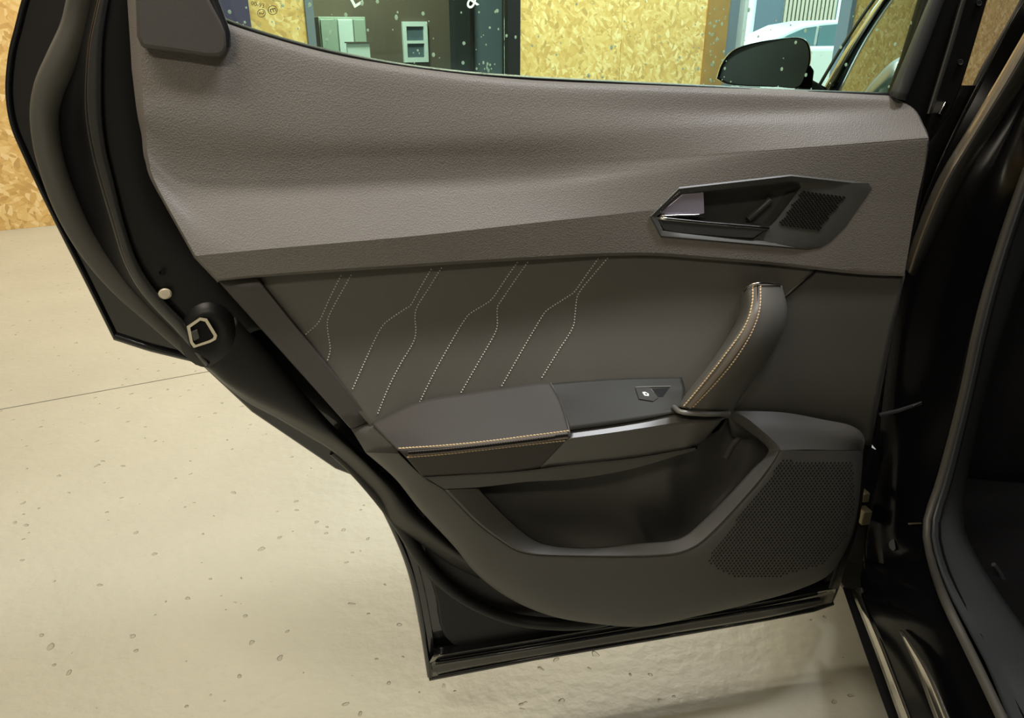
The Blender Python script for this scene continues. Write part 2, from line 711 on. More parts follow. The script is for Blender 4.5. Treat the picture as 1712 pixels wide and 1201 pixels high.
S_WIN0, S_WIN1 = wall_s(514), wall_s(869)
S_JOINT = wall_s(1039)
S_END = wall_s(1211)
S_OPEN1 = wall_s(1420)
HC = 3.0
wall = wall_box('wall_front', -4.0, S_WIN0, 0, HC, -0.10, -0.02, M_PLASTER)
tag(wall, 'wall lined with yellow strand board beyond the car', kind='structure')
wall_box('wall_section', S_WIN1, S_END, 0, HC, -0.10, -0.02, M_PLASTER, wall)
wall_box('wall_section', S_WIN0, S_WIN1, 2.15, HC, -0.10, -0.02, M_PLASTER, wall)
wall_box('wall_section', S_END, S_OPEN1, 2.4, HC, -0.10, -0.02, M_PLASTER, wall)
wall_box('wall_section', S_OPEN1, S_OPEN1 + 4.5, 0, HC, -0.10, -0.02, M_PLASTER, wall)
for s0, s1 in ((-4.0, -2.78), (-2.78, -1.56), (-1.56, -0.34), (-0.34, S_WIN0 - 1.0), (S_WIN0 - 1.0, S_WIN0), (S_WIN1, S_JOINT),
               (S_JOINT, S_END), (S_OPEN1, S_OPEN1 + 1.22), (S_OPEN1 + 1.22, S_OPEN1 + 2.44), (S_OPEN1 + 2.44, S_OPEN1 + 4.4)):
    wall_box('osb_panel', s0 + 0.0015, s1 - 0.0015, 0.0, HC, -0.02, 0.0, M_OSB, wall, 0.001)
# brown board added for the shading at the wall's end by the doorway
sj = wall_s(1178)
jb = wall_box('trim_1', sj, S_END, 0, 2.4, 0.001, 0.03, grain(principled('shaded_board_brown', (0.34, 0.20, 0.07), 0.6), 30, 0.2, 0.002, 'NOISE', 0.25))
tag(jb, 'brown board standing in for shading at the end of the strand board', kind='structure')

# shop window with black frame and white letters
win = empty('window_1', wall_pt(S_WIN0, 0, 0))
tag(win, 'dark shop window in a black frame in the strand board wall', kind='structure')
wall_box('frame_post', S_WIN0, S_WIN0 + 0.05, 0, 2.15, -0.08, 0.012, M_GREYPAINT, win, 0.003)
wall_box('frame_post', S_WIN1 - 0.10, S_WIN1, 0, 2.15, -0.08, 0.012, M_BLACKFRAME, win, 0.003)
wall_box('frame_rail', S_WIN0 + 0.05, S_WIN1 - 0.10, 2.08, 2.15, -0.08, 0.012, M_BLACKFRAME, win, 0.003)
wall_box('frame_rail', S_WIN0 + 0.05, S_WIN1 - 0.10, 0.0, 0.09, -0.08, 0.012, M_BLACKFRAME, win, 0.003)
wall_box('pane', S_WIN0 + 0.05, S_WIN1 - 0.10, 0.09, 2.08, -0.045, -0.037, M_SHOPGLASS, win)


def text_mesh(name, body, size, mat, parent, origin, right, up, depth=0.0006, rot=0.0):
    cu = bpy.data.curves.new(name, 'FONT')
    cu.body = body
    cu.size = size
    cu.extrude = depth
    cu.resolution_u = 3
    cu.align_x = 'CENTER'
    cu.align_y = 'CENTER'
    tmp = bpy.data.objects.new(name, cu)
    COL.objects.link(tmp)
    dg = bpy.context.evaluated_depsgraph_get()
    me = bpy.data.meshes.new_from_object(tmp.evaluated_get(dg))
    bpy.data.objects.remove(tmp)
    bpy.data.curves.remove(cu)
    r = (right * math.cos(rot) + up * math.sin(rot))
    u = (up * math.cos(rot) - right * math.sin(rot))
    n = right.cross(up)
    mat4 = Matrix(((r.x, u.x, n.x, origin.x), (r.y, u.y, n.y, origin.y), (r.z, u.z, n.z, origin.z), (0, 0, 0, 1)))
    me.transform(mat4)
    me.materials.clear()
    me.materials.append(mat)
    o = bpy.data.objects.new(name, me)
    COL.objects.link(o)
    if parent:
        adopt(o, parent)
    return o


ZUP = Vector((0, 0, 1))
pw = onplane(592, -4, WA + WN * -0.034, WN)
text_mesh('letter', 'L', 0.17, M_WHITE, win, pw, WD, ZUP, 0.001, math.radians(28))
pw = onplane(788, 0, WA + WN * -0.034, WN)
text_mesh('letter', '&', 0.15, M_WHITE, win, pw, WD, ZUP, 0.001, math.radians(20))

# office behind the shop window
OW = 1.9                                  # depth of the room behind the pane
off = wall_box('wall_office', S_WIN0 - 1.6, S_WIN1 + 1.6, 0, HC, -OW - 0.08, -OW, M_BROWNWALL)
tag(off, 'brown back wall of the dim office behind the shop window', kind='structure')


def back_s(px, py=60, out=-OW):
    return (onplane(px, py, WA + WN * out, WN) - WA).dot(WD)


co_ = wall_box('ceiling_office', S_WIN0 - 1.6, S_WIN1 + 1.6, 2.6, 2.66, -OW, -0.11, M_CEIL)
tag(co_, 'white ceiling of the office behind the shop window', kind='structure')
tag(wall_box('wall_office_left', S_WIN0 - 1.66, S_WIN0 - 1.6, 0, 2.66, -OW, -0.11, M_BROWNWALL), 'brown side wall of the office, out of view', kind='structure')
tag(wall_box('wall_office_right', S_WIN1 + 1.6, S_WIN1 + 1.66, 0, 2.66, -OW, -0.11, M_BROWNWALL), 'brown side wall of the office near the yard, out of view', kind='structure')
tag(wall_box('floor_office', S_WIN0 - 1.6, S_WIN1 + 1.6, -0.01, 0.0, -OW, -0.11, M_BROWNWALL), 'brown floor of the office', kind='structure')
ol = empty('office_fill_lamp', wall_pt((S_WIN0 + S_WIN1) / 2, 2.55, -1.0))  # unseen lamp, added to light the room behind the pane
tag(ol, 'unseen flat lamp added to light the office behind the shop window', 'lamp')
wall_box('housing', (S_WIN0 + S_WIN1) / 2 - .2, (S_WIN0 + S_WIN1) / 2 + .2, 2.56, 2.6, -1.15, -0.85, M_WHITEPAINT, ol)
ld = bpy.data.lights.new('lamp', 'AREA')
ld.size = 0.35
ld.energy = 120
ld.color = (1.0, 0.93, 0.82)
lo = bpy.data.objects.new('lamp', ld)
lo.location = wall_pt((S_WIN0 + S_WIN1) / 2, 2.54, -1.0)
COL.objects.link(lo)
adopt(lo, ol)
cab = empty('tall_cabinet', wall_pt(back_s(575), 0, -OW + 0.2))
tag(cab, 'pale green tall cabinet against the office wall behind the shop window', 'cabinet')
a0, a1, a2, a3 = back_s(536, out=-OW + .4), back_s(566, out=-OW + .4), back_s(592, out=-OW + .4), back_s(614, out=-OW + .4)
wall_box('carcass', a0, a3, 0, 1.12, -OW + 0.001, -OW + 0.38, M_PALE, cab, 0.004)
wall_box('door', a0 + 0.01, a1 - 0.005, 0.05, 1.10, -OW + 0.381, -OW + 0.40, M_PALE, cab, 0.003)
wall_box('door', a1 + 0.005, a2 - 0.005, 0.05, 1.10, -OW + 0.381, -OW + 0.40, M_WHITEPAINT, cab, 0.003)
wall_box('door', a2 + 0.005, a3 - 0.01, 0.05, 1.10, -OW + 0.381, -OW + 0.40, M_PALE, cab, 0.003)
pic = empty('framed_window', wall_pt(back_s(692), 0.7, -OW))
tag(pic, 'small white framed window on the brown office wall', 'window')
b0, b1 = back_s(672), back_s(713)
z0p, z1p = onplane(692, 104, WA - WN * OW, WN).z, onplane(692, 36, WA - WN * OW, WN).z
for q0, q1, y0, y1 in ((b0, b0 + .035, z0p, z1p), (b1 - .035, b1, z0p, z1p), (b0 + .035, b1 - .035, z0p, z0p + .04), (b0 + .035, b1 - .035, z1p - .04, z1p),
                       (b0 + .035, b1 - .035, (z0p + z1p) / 2 - .012, (z0p + z1p) / 2 + .012)):
    wall_box('frame_bar', q0, q1, y0, y1, -OW + 0.001, -OW + 0.03, M_WHITEPAINT, pic)
wall_box('pane', b0 + .035, b1 - .035, z0p + .04, z1p - .04, -OW + 0.001, -OW + 0.012, M_SLATE, pic)
dp = wall_box('dark_post', back_s(752), back_s(777), 0, HC - 0.01, -OW + 0.001, -OW + 0.12, M_DARKWOOD)
tag(dp, 'dark post against the office wall behind the shop window', 'post')
gp = wall_box('grey_panel', back_s(790), back_s(846), 0, 2.1, -OW + 0.001, -OW + 0.05, M_GREYPAINT)
tag(gp, 'blue grey flat panel at the office wall beside the black frame', 'panel')
sm = empty('wall_board', wall_pt(back_s(600), 0.4, -OW + .45))
tag(sm, 'low white framed board in front of the pale cabinet', 'board')
c0, c1 = back_s(580, out=-OW + .5), back_s(618, out=-OW + .5)
wall_box('panel', c0, c1, 0.3, onplane(600, 72, WA - WN * (OW - .5), WN).z, -OW + 0.46, -OW + 0.48, M_WHITEPAINT, sm)
wall_box('rim', c0 - .01, c1 + .01, onplane(600, 72, WA - WN * (OW - .5), WN).z, onplane(600, 70, WA - WN * (OW - .5), WN).z, -OW + 0.45, -OW + 0.49, M_BROWNWALL, sm)

# purple display board on the strand board
pb0, pb1 = wall_s(350), wall_s(421)
pb = wall_box('display_board', pb0, pb1, 0.5, 1.7, 0.001, 0.03, M_PURPLE, None, 0.003)
tag(pb, 'dark purple flat board on the strand board behind the window corner', 'board')

# doorway to the yard: grey post, white leaf
dw = empty('door_1', wall_pt(S_END, 0, 0))
tag(dw, 'open doorway to the bright yard beyond the mirror', kind='structure')
wall_box('door_post', S_END, wall_s(1229), 0, 2.4, -0.1, 0.02, M_GREYPAINT, dw, 0.004)
wall_box('door_post', S_OPEN1 - 0.06, S_OPEN1, 0, 2.4, -0.1, 0.02, M_GREYPAINT, dw, 0.004)
wl = onplane(1230, 60, WA - WN * 0.5, WN)
box('white_leaf', (wall_pt(wall_s(1229) + 0.10, 1.2, -0.62)), (0.05, 1.0, 2.4), M_WHITEPAINT, dw, WRZ + math.radians(14), 0.003)

# the yard
yard = new_obj('ground', [wall_pt(S_END - 6, -0.42, -0.4), wall_pt(S_OPEN1 + 14, -0.42, -0.4), wall_pt(S_OPEN1 + 14, -0.42, -20), wall_pt(S_END - 6, -0.42, -20)], [(0, 1, 2, 3)], M_ASPHALT)
tag(yard, 'pale tarmac yard outside the doorway', kind='structure')
fix_normals(yard)

bl = empty('clad_building', AY(1350, 100, 17.0))
tag(bl, 'building clad in slate and tan ribbed sheets across the yard', 'building')


def yard_box(name, px0, px1, z0, z1, y, dep, mat, parent):
    xa, xb = AY(px0, 40, y).x, AY(px1, 40, y).x
    return box(name, ((xa + xb) / 2, y + dep / 2, (z0 + z1) / 2), (xb - xa, dep, z1 - z0), mat, parent)


yard_box('wall', 1180, 1440, -0.42, 4.0, 17.06, 0.4, M_WHITEPAINT, bl)
yard_box('slate_panel', 1262, 1306, -0.42, 4.0, 17.0, 0.05, M_SLATE, bl)
yard_box('tan_panel', 1308, 1396, -0.42, 4.0, 17.03, 0.025, M_SLATE, bl)
for i in range(13):
    yard_box('rib', 1309 + i * 6.7, 1309 + i * 6.7 + 4.4, -0.42, 4.0, 16.97, 0.055, M_TANMETAL, bl)
gp2 = yard_box('green_post', 1431, 1438, -0.42, 4.0, 15.5, 0.08, M_GREEN, None)
tag(gp2, 'thin green post standing in the yard beside the ribbed building', 'post')

# white car in the yard
wc_y = 10.5
wc = empty('parked_car', AY(1400, 140, wc_y))
tag(wc, 'white parked car with teal windows seen through the doorway', 'car')


def car_profile(name, outline, y0, y1, mat, parent, bev=0.05):
    pa = [AY(px, py, wc_y) for px, py in outline]
    V = [Vector((p.x, y0, p.z)) for p in pa] + [Vector((p.x, y1, p.z)) for p in pa]
    n = len(pa)
    F = [tuple(range(n)), tuple(reversed(range(n, 2 * n)))] + [(i, n + i, n + (i + 1) % n, (i + 1) % n) for i in range(n)]
    o = new_obj(name, V, F, mat, parent, smooth=40)
    fix_normals(o)
    if bev:
        bevel(o, bev, 3, 20)
    return o


car_profile('body', [(1160, 112), (1172, 96), (1240, 82), (1290, 78), (1500, 76), (1640, 80), (1655, 110), (1650, 160), (1600, 178), (1170, 178), (1160, 150)], wc_y, wc_y + 1.7, M_CARWHITE, wc, 0.06)
car_profile('roof', [(1283, 80), (1310, 58), (1345, 42), (1390, 34), (1460, 32), (1530, 40), (1590, 78)], wc_y + 0.16, wc_y + 1.54, M_CARWHITE, wc, 0.05)
for out in ([(1302, 77), (1322, 60), (1352, 47), (1372, 44), (1366, 78)], [(1372, 78), (1378, 43), (1420, 39), (1452, 39), (1452, 78)], [(1460, 78), (1460, 39), (1515, 43), (1550, 78)]):
    car_profile('side_window', out, wc_y + 0.13, wc_y + 0.17, M_CARGLASS, wc, 0)
for cx in (1235, 1570):
    c = AY(cx, 168, wc_y)
    V, F = tube_geo([Vector((c.x, wc_y - 0.01, c.z)), Vector((c.x, wc_y + 0.2, c.z))], 0.31, 24, up=Vector((0, 0, 1)))
    o = new_obj('wheel', V, F, M_TYRE, wc, smooth=40)
    fix_normals(o)
zb = AY(1400, 178, wc_y).z
# two dark cars' tail further back give the doorway its depth
# other walls and the ceiling (seen only in reflections)
ceil = box('ceiling', (1.2, 2.4, HC + 0.05), (17, 14.2, 0.1), M_CEIL)
tag(ceil, 'white showroom ceiling', kind='structure')
wb = box('wall_back', (1.6, -4.6, HC / 2), (16, 0.1, HC), M_PLASTER2)
tag(wb, 'pale wall behind the camera', kind='structure')
wlft = box('wall_left', (-6.3, 0, HC / 2), (0.1, 9.2, HC), M_PLASTER2)
tag(wlft, 'pale wall at the left end of the showroom', kind='structure')
wrt = box('wall_right', (9.6, 2.5, HC / 2), (0.1, 14.1, HC), M_PLASTER2)
tag(wrt, 'pale wall at the right end of the showroom', kind='structure')
for (x, y, z, sx, sy, wt, lcol, where) in LAMPS:
    cl = empty('ceiling_light', (x, y, HC))
    tag(cl, 'long flat ceiling light ' + where, 'lamp', 'ceiling lights')
    box('housing', (x, y, HC - 0.02), (sx + 0.04, sy + 0.04, 0.035), M_WHITEPAINT, cl)
    ld = bpy.data.lights.new('lamp', 'AREA')
    ld.shape = 'RECTANGLE'
    ld.size, ld.size_y = sx, sy
    ld.energy = wt
    ld.color = lcol
    lo = bpy.data.objects.new('lamp', ld)
    lo.location = (x, y, z)
    COL.objects.link(lo)
    adopt(lo, cl)

# ================================================================== THE OPEN REAR DOOR
hinge = U(1500, 600, 0.0)
door = empty('rear_car_door', (hinge.x, hinge.y, 0.25), math.atan2(DU.y, DU.x))
tag(door, 'open black rear car door showing its grey trim panel and leatherette insert', 'car door', kind='thing')

# ---- outer skin
skin_left = [(60, -60), (38, 0), (25, 50), (17, 80), (12, 115), (10, 150), (13, 185), (20, 215), (40, 262), (70, 326), (99, 385), (145, 476), (190, 568)]
skin_out = skin_left + [(250, 586), (330, 606), (420, 690), (560, 785), (606, 803), (632, 838), (662, 897), (685, 957), (704, 1047), (717, 1139),
                        (760, 1130), (893, 1106), (1120, 1067), (1293, 1037), (1367, 1022), (1393, 1011), (1404, 985), (1440, 800), (1470, 600), (1500, 400), (1528, 215),
                        (1300, 160), (870, 135), (560, 95), (374, 45), (225, -60)]
plate('outer_skin', skin_out, M_PAINT, door, 0.012, 0.003, -0.075)
# folded lip round the skin's rear and lower edge
lip = [(190, 567), (145, 476), (99, 385), (70, 326), (40, 262), (20, 215), (13, 185), (10, 150), (12, 115), (17, 80), (25, 50), (38, 0), (60, -60)]
tube('skin_lip', rail3([(a + 4, b_, -0.073) for a, b_ in lip], 60), 0.003, M_PAINT, door)
tube('skin_lip', rail3([(192, 563, -0.073), (250, 582), (332, 602)], 12, False), 0.0045, M_PAINT, door)

# ---- weather strip tube
wsL = [(140, -60), (122, 0), (105, 60), (80, 105), (61, 150), (58, 182), (63, 227), (82, 296), (118, 375), (150, 433), (192, 487), (255, 544), (327, 598)]
wsR = [(172, -60), (154, 0), (147, 56), (122, 112), (96, 154), (91, 196), (101, 262), (128, 330), (159, 382), (192, 439), (228, 484), (291, 553), (345, 606)]
ws = [(156, -60, 17), (138, 0, 17), (127, 50, 18), (104, 104, 19), (84, 146, 18), (75, 188, 17), (79, 240, 17), (93, 295, 17), (113, 347, 17), (138, 396, 16), (168, 440, 15), (206, 484, 14), (247, 522, 13), (290, 562, 11), (335, 604, 9)]
wr_ = resample(ws, 80)
pts = [U(q.x, q.y, -0.045) for q in wr_]
tube('weather_strip', pts, [q.z / FPX * 0.97 for q in wr_], M_RUBBER, door, 16)

# ---- painted inner frame: from the strip up over the ridge to the trim's edge
f0 = [(150, -60), (136, 0), (122, 60), (100, 110), (80, 155), (76, 190), (84, 245), (105, 310), (140, 380), (172, 437), (210, 486), (275, 550), (318, 590), (340, 613)]
f1 = [(178, -60), (162, 12), (150, 70), (145, 140), (147, 196), (156, 250), (168, 297), (192, 380), (210, 440), (238, 490), (275, 532), (296, 553), (318, 583), (343, 612)]
f2 = [(196, -60), (180, 12), (172, 70), (170, 140), (171, 196), (178, 250), (190, 300), (208, 372), (228, 432), (252, 474), (284, 512), (310, 540), (330, 575), (352, 608)]
f3 = [(232, -60), (228, 12), (224, 70), (224, 140), (230, 196), (238, 260), (252, 320), (276, 372), (318, 424), (346, 452), (372, 482), (392, 506), (412, 530), (430, 552)]
f4 = [(262, -60), (262, 12), (262, 70), (262, 140), (262, 200), (270, 260), (285, 320), (312, 372), (350, 424), (380, 452), (402, 482), (425, 506), (440, 530), (460, 552)]
patch('inner_frame', [[(a, b_, -0.052) for a, b_ in f0], [(a + (c - a) * .6, b_ + (d - b_) * .6, -0.034) for (a, b_), (c, d) in zip(f0, f1)], [(a, b_, 0.004) for a, b_ in f1]], M_PAINT, door, 60, 6, ang=30)
patch('frame_rim', [[(a, b_, -0.002) for a, b_ in f1], [(a + 2, b_, 0.0052) for a, b_ in f1], [(a - 2, b_, 0.004) for a, b_ in f2], [(a, b_, -0.004) for a, b_ in f2]], M_RIM, door, 60, 3)
patch('frame_face', [[(a - 1, b_, -0.002) for a, b_ in f2], [(a - 8, b_ + 4, -0.006) for a, b_ in f3], [(a, b_, -0.020) for a, b_ in f4]], M_INNER, door, 60, 6)
# lower wheel-arch side of the inner metal
g0 = [(338, 610), (378, 646), (410, 671), (462, 699), (515, 730), (550, 751), (581, 776), (602, 797), (632, 830), (660, 877), (700, 907), (747, 941), (800, 968)]
g1 = [(352, 606), (384, 634), (420, 655), (470, 682), (525, 714), (562, 738), (594, 765), (618, 788), (648, 822), (676, 862), (715, 896), (762, 931), (812, 960)]
g2 = [(392, 532), (430, 575), (470, 619), (505, 660), (538, 697), (566, 726), (594, 753), (625, 783), (656, 812), (690, 853), (730, 890), (778, 926), (830, 950)]
g3 = [(a + 3, b_ - 2) for a, b_ in g2]
patch('inner_frame', [[(a, b_, -0.03) for a, b_ in g0], [(a, b_, -0.001) for a, b_ in g1], [(a, b_, -0.004) for a, b_ in g2], [(a, b_, -0.03) for a, b_ in g3]], M_INNER, door, 50, 6, ang=40)

# lower corner pan and flanges
k0 = [(598, 785), (632, 838), (662, 897), (685, 957), (704, 1047), (716, 1132)]
k4 = [(700, 790), (760, 850), (820, 920), (900, 1000), (980, 1030), (1080, 1040)]
patch('corner_pan', [[(a, b_, -0.066) for a, b_ in k0], [(a + 6, b_, -0.060) for a, b_ in k0], [(a + 16, b_ - 2, -0.060) for a, b_ in k0], [(a + 18, b_ - 2, -0.066) for a, b_ in k0], [(a, b_, -0.066) for a, b_ in k4]], M_PAINT, door, 40, 4, ang=30, smooth_v=False)
plate('corner_panel', [(706, 950), (722, 978), (731, 1010), (735, 1045), (743, 1066), (758, 1080), (778, 1083), (860, 1068), (1010, 1042), (1100, 1020), (1000, 900), (800, 830), (712, 870)], M_INNER, door, 0.012, 0.004, -0.052, seg=3)
h0 = [(716, 1132, -0.062), (760, 1122), (893, 1098), (1120, 1060), (1293, 1031), (1390, 1008)]
h1 = [(717, 1110, -0.058), (760, 1103), (893, 1081), (1120, 1043), (1293, 1014), (1396, 992)]
h2 = [(725, 1098, -0.040), (760, 1092), (893, 1070), (1120, 1032), (1293, 1004), (1398, 984)]
h3 = [(a - 2, b_ - 14, -0.056) for a, b_ in [(727, 1098), (760, 1092), (893, 1070), (1120, 1032), (1293, 1004), (1400, 984)]]
patch('bottom_flange', [h0, h1, h2, h3], M_PAINT, door, 40, 6, ang=25, sharp=(1, 2))
tube('flange_lip', rail3([(717, 1134, -0.068), (893, 1100), (1120, 1062), (1293, 1032), (1366, 1018), (1392, 1008)], 20, False), 0.005, M_PAINT, door)
tube('drip_bead', rail3([(728, 1110, -0.05), (893, 1083), (1120, 1045), (1293, 1016), (1370, 1002)], 20, False), 0.004, M_PAINT, door)
# seal and ribs sweeping through the lower corner
tube('lower_seal', rail3([(560, 752, -0.045), (590, 780, -0.043), (632, 828, -0.04), (668, 876), (703, 932), (742, 976), (790, 1010), (850, 1034), (930, 1044, -0.03), (1000, 1040), (1060, 1022)], 50), 0.0095, M_INNER, door, 12)
tube('edge_bead', rail3([(604, 797, -0.062), (634, 836), (663, 893), (687, 957), (706, 1047), (719, 1130)], 40), 0.005, M_PAINT, door)

# front edge of the inner metal, under the trim
e0 = [(1520, 200), (1545, 232), (1540, 300), (1525, 380), (1508, 460), (1485, 575), (1462, 700), (1443, 800), (1430, 880), (1408, 950), (1398, 985)]
patch('front_edge', [[(a - 10, b_, 0.015) for a, b_ in e0], [(a + 4, b_, -0.02) for a, b_ in e0], [(a + 2, b_, -0.04) for a, b_ in e0]], M_INNER, door, 40, 3)
plate('inner_panel', [(265, 150), (300, 330), (440, 540), (640, 770), (820, 950), (1000, 1030), (1290, 985), (1400, 930), (1450, 700), (1500, 460), (1535, 240), (1480, 175), (870, 150), (560, 110)], M_BLACK, door, 0.01, 0.0, -0.032)

# ---- lock opening, plug, boss
boss = []
for i in range(28):
    a = 2 * math.pi * i / 28
    boss.append((348 + 40 * math.cos(a), 560 + 44 * math.sin(a), 0.0035))
boss2 = [(345 + (p[0] - 348) * 0.72, 560 + (p[1] - 560) * 0.74, 0.0065) for p in boss]
boss3 = [(345 + (p[0] - 348) * 0.6, 560 + (p[1] - 560) * 0.6, 0.0055) for p in boss]
boss0 = [(348 + (p[0] - 348) * 1.25, 560 + (p[1] - 560) * 1.25, -0.004) for p in boss]
v, f = loops([boss0, boss, boss2, boss3], cap='end')
new_obj('lock_boss', v, f, M_INNER, door, smooth=60)
latch = empty('door_lock', U(338, 556, 0.012))
adopt(latch, door)
lo_ = [(312, 546), (334, 531), (346, 533), (363, 561), (361, 568), (352, 573), (324, 582), (318, 574)]
li_ = [(318, 548), (335, 536), (343, 538), (357.5, 562), (356, 566), (349, 569.5), (327, 577), (322.5, 572)]
v, f = loops([[(a, b_, 0.009) for a, b_ in lo_], [(a, b_, 0.0125) for a, b_ in lo_], [(a, b_, 0.0125) for a, b_ in li_], [(a, b_, -0.012) for a, b_ in li_]])
o = new_obj('lock_plate', v, f, M_PLATE, latch, smooth=30)
o['label'] = 'cream metal plate round the lock opening'
plate('lock_shade_plate', [(a, b_) for a, b_ in li_], M_BLACK, latch, 0.002, 0, 0.0098)  # flat black plate in place of the dark inside of the opening
plate('lock_catch', [(316, 556), (330, 551), (334, 566), (324, 571)], M_BEZEL, latch, 0.006, 0.0008, 0.0118)
plug = U(276, 492, 0.006)
ring = []
for rr, ww in ((11.5, 0.002), (11.5, 0.0045), (8.5, 0.0062)):
    ring.append([(276 + rr * math.cos(2 * math.pi * i / 20), 491.5 + rr * 0.8 * math.sin(2 * math.pi * i / 20), ww) for i in range(20)])
v, f = loops(ring, cap='end')
o = new_obj('hole_plug', v, f, M_PLATE, door, smooth=40)
o['label'] = 'round cream plug in the black metal'
ring = []
for rr, ww in ((5.5, 0.001), (4.5, 0.003), (2.5, 0.001)):
    ring.append([(271 + rr * math.cos(2 * math.pi * i / 14), 456 + rr * 0.8 * math.sin(2 * math.pi * i / 14), ww) for i in range(14)])
v, f = loops(ring, cap='end')
new_obj('screw_hole', v, f, M_INNER, door, smooth=40)

# ---- upper trim pad
R0 = [(226, -40, 0.010), (300, 3), (374, 36), (440, 58), (560, 90), (700, 113), (870, 131), (1100, 141), (1320, 150), (1488, 158)]
R0b = [(228, -26, 0.020), (302, 16), (376, 47), (440, 69), (560, 101), (700, 124), (870, 142), (1100, 152), (1320, 160), (1497, 166, 0.018)]
R1 = [(236, 92, 0.027), (400, 124), (560, 152), (700, 168), (1000, 184), (1300, 187, 0.025), (1526, 182, 0.024)]
R2 = [(240, 180, 0.034), (420, 214), (600, 228), (1000, 222, 0.0345), (1300, 210, 0.036), (1541, 207, 0.037)]
R3 = [(246, 248, 0.0345), (300, 290), (440, 298), (600, 293), (900, 282, 0.0355), (1100, 268, 0.042), (1300, 251, 0.050), (1552, 232, 0.053)]
R3u = [(245, 222, 0.0338), (300, 262), (440, 270), (600, 266), (900, 262, 0.0348), (1100, 257, 0.0405), (1300, 246, 0.0488), (1551, 228, 0.0518)]
R3d = [(249, 268, 0.0366), (303, 312), (440, 320), (600, 314), (900, 300, 0.0382), (1100, 280, 0.0447), (1300, 258, 0.0505), (1551, 239, 0.0533)]
R4 = [(262, 310, 0.0425), (312, 346, 0.045), (440, 350, 0.046), (700, 337, 0.046), (900, 322, 0.0455), (1085, 300, 0.048), (1300, 280, 0.0512), (1546, 275, 0.0525)]
R5 = [(327, 428, 0.068), (430, 418), (700, 394, 0.067), (900, 372, 0.063), (1085, 352, 0.0565), (1220, 336, 0.0535), (1350, 330, 0.052), (1532, 340, 0.051)]
R6 = [(364, 467, 0.0655), (430, 460), (700, 441, 0.0635), (900, 429, 0.0605), (1020, 423, 0.0575), (1100, 423, 0.0555), (1180, 429, 0.0540), (1300, 439, 0.0525), (1440, 454, 0.051), (1512, 458, 0.0505)]
R7 = [(366, 470, 0.050), (430, 464), (700, 446), (900, 434), (1020, 428), (1100, 428), (1180, 434), (1300, 444), (1440, 459), (1511, 462)]
pv, pf = sheet([R0, R0b, R1, R2, R3u, R3, R3d, R4, R5, R6, R7], 300, [4, 16, 14, 12, 5, 5, 8, 24, 20, 3], sharp=(8, 9))
BV['upper_pad'] = BVHTree.FromPolygons(pv, pf)
HB_O = [(1086, 362), (1135, 313), (1322, 292), (1452, 306), (1458, 316), (1414, 379), (1389, 404), (1372, 414), (1350, 418), (1105, 397)]


def inside(p, poly):
    c = False
    n = len(poly)
    for i in range(n):
        x1, y1 = poly[i]
        x2, y2 = poly[(i + 1) % n]
        if (y1 > p[1]) != (y2 > p[1]) and p[0] < (x2 - x1) * (p[1] - y1) / (y2 - y1) + x1:
            c = not c
    return c


def to_px(p):
    d = p - CAM
    f = d.y * CP - d.z * SP
    up = d.y * SP + d.z * CP
    return PW / 2 + FPX * d.x / f, PH / 2 - FPX * up / f


hc = (1265, 357)
hole = [(hc[0] + (x - hc[0]) * 0.965, hc[1] + (y - hc[1]) * 0.90) for x, y in HB_O]
pf2 = [q for q in pf if not inside(to_px((pv[q[0]] + pv[q[2]]) / 2), hole)]
# side returns of the pad
sl = [(246, 100), (240, 180), (246, 248), (260, 300), (327, 428), (364, 467)]
nrow = len(pv) // 300
lv = [pv[r * 300] for r in range(nrow)]
v2 = []
for p in lv:
    qx, qy = to_px(p)
    wq = (p - D0).dot(DN)
    dx = 17 if qy < 110 else (17 - 9 * (qy - 110) / 120 if qy < 230 else max(2.5, 8 - 5.5 * (qy - 230) / 100))
    v2 += [p, U(qx - dx * 0.35, qy + 1, wq - 0.006), U(qx - dx, qy + 3, wq - 0.022), U(qx - dx + 2, qy + 5, -0.02)]
f2 = [(r * 4 + k, r * 4 + k + 1, r * 4 + k + 5, r * 4 + k + 4) for r in range(nrow - 1) for k in range(3)]
facing(v2, f2)
v3, f3_ = sheet([[(1497, 166, 0.018), (1526, 182, 0.024), (1541, 207, 0.037), (1552, 232, 0.053), (1546, 275, 0.0525), (1532, 340, 0.051), (1512, 458, 0.0505)],
                 [(1499, 166, 0.0), (1529, 182, 0.0), (1544, 207, 0.0), (1553, 232, 0.0), (1547, 275, 0.0), (1533, 340, 0.0), (1513, 458, 0.0)]], 40, 2)
v, f = merge((pv, pf2), (v2, f2), (v3, f3_))
pad = new_obj('upper_pad', v, f, M_PAD, door, smooth=16)
pad['label'] = 'grey grained soft upper trim below the window'
BV[pad.name] = BV['upper_pad']

# belt seal and window glass
belt = [(300, -8), (372, 29), (430, 50), (520, 76), (650, 103), (770, 119), (870, 127), (1000, 134), (1160, 142), (1300, 149), (1490, 156)]
patch('belt_seal', [[(a, b_ - 1, 0.006) for a, b_ in belt], [(a, b_ + 2, 0.012) for a, b_ in belt], [(a, b_ + 8, 0.0115) for a, b_ in belt]], M_BELT, door, 60, 3, t=0.004)
glass_out = [(225, -60), (290, -260), (430, -480), (640, -600), (1000, -650), (1720, -650), (1600, -90), (1560, -20), (1488, 166), (1300, 162), (870, 140), (650, 118), (520, 92), (430, 66), (372, 46), (300, 10)]
pane = plate('window_glass', glass_out, M_GLASS, door, 0.004, 0.0, -0.004)
pane['label'] = 'green tinted door glass with water drops'

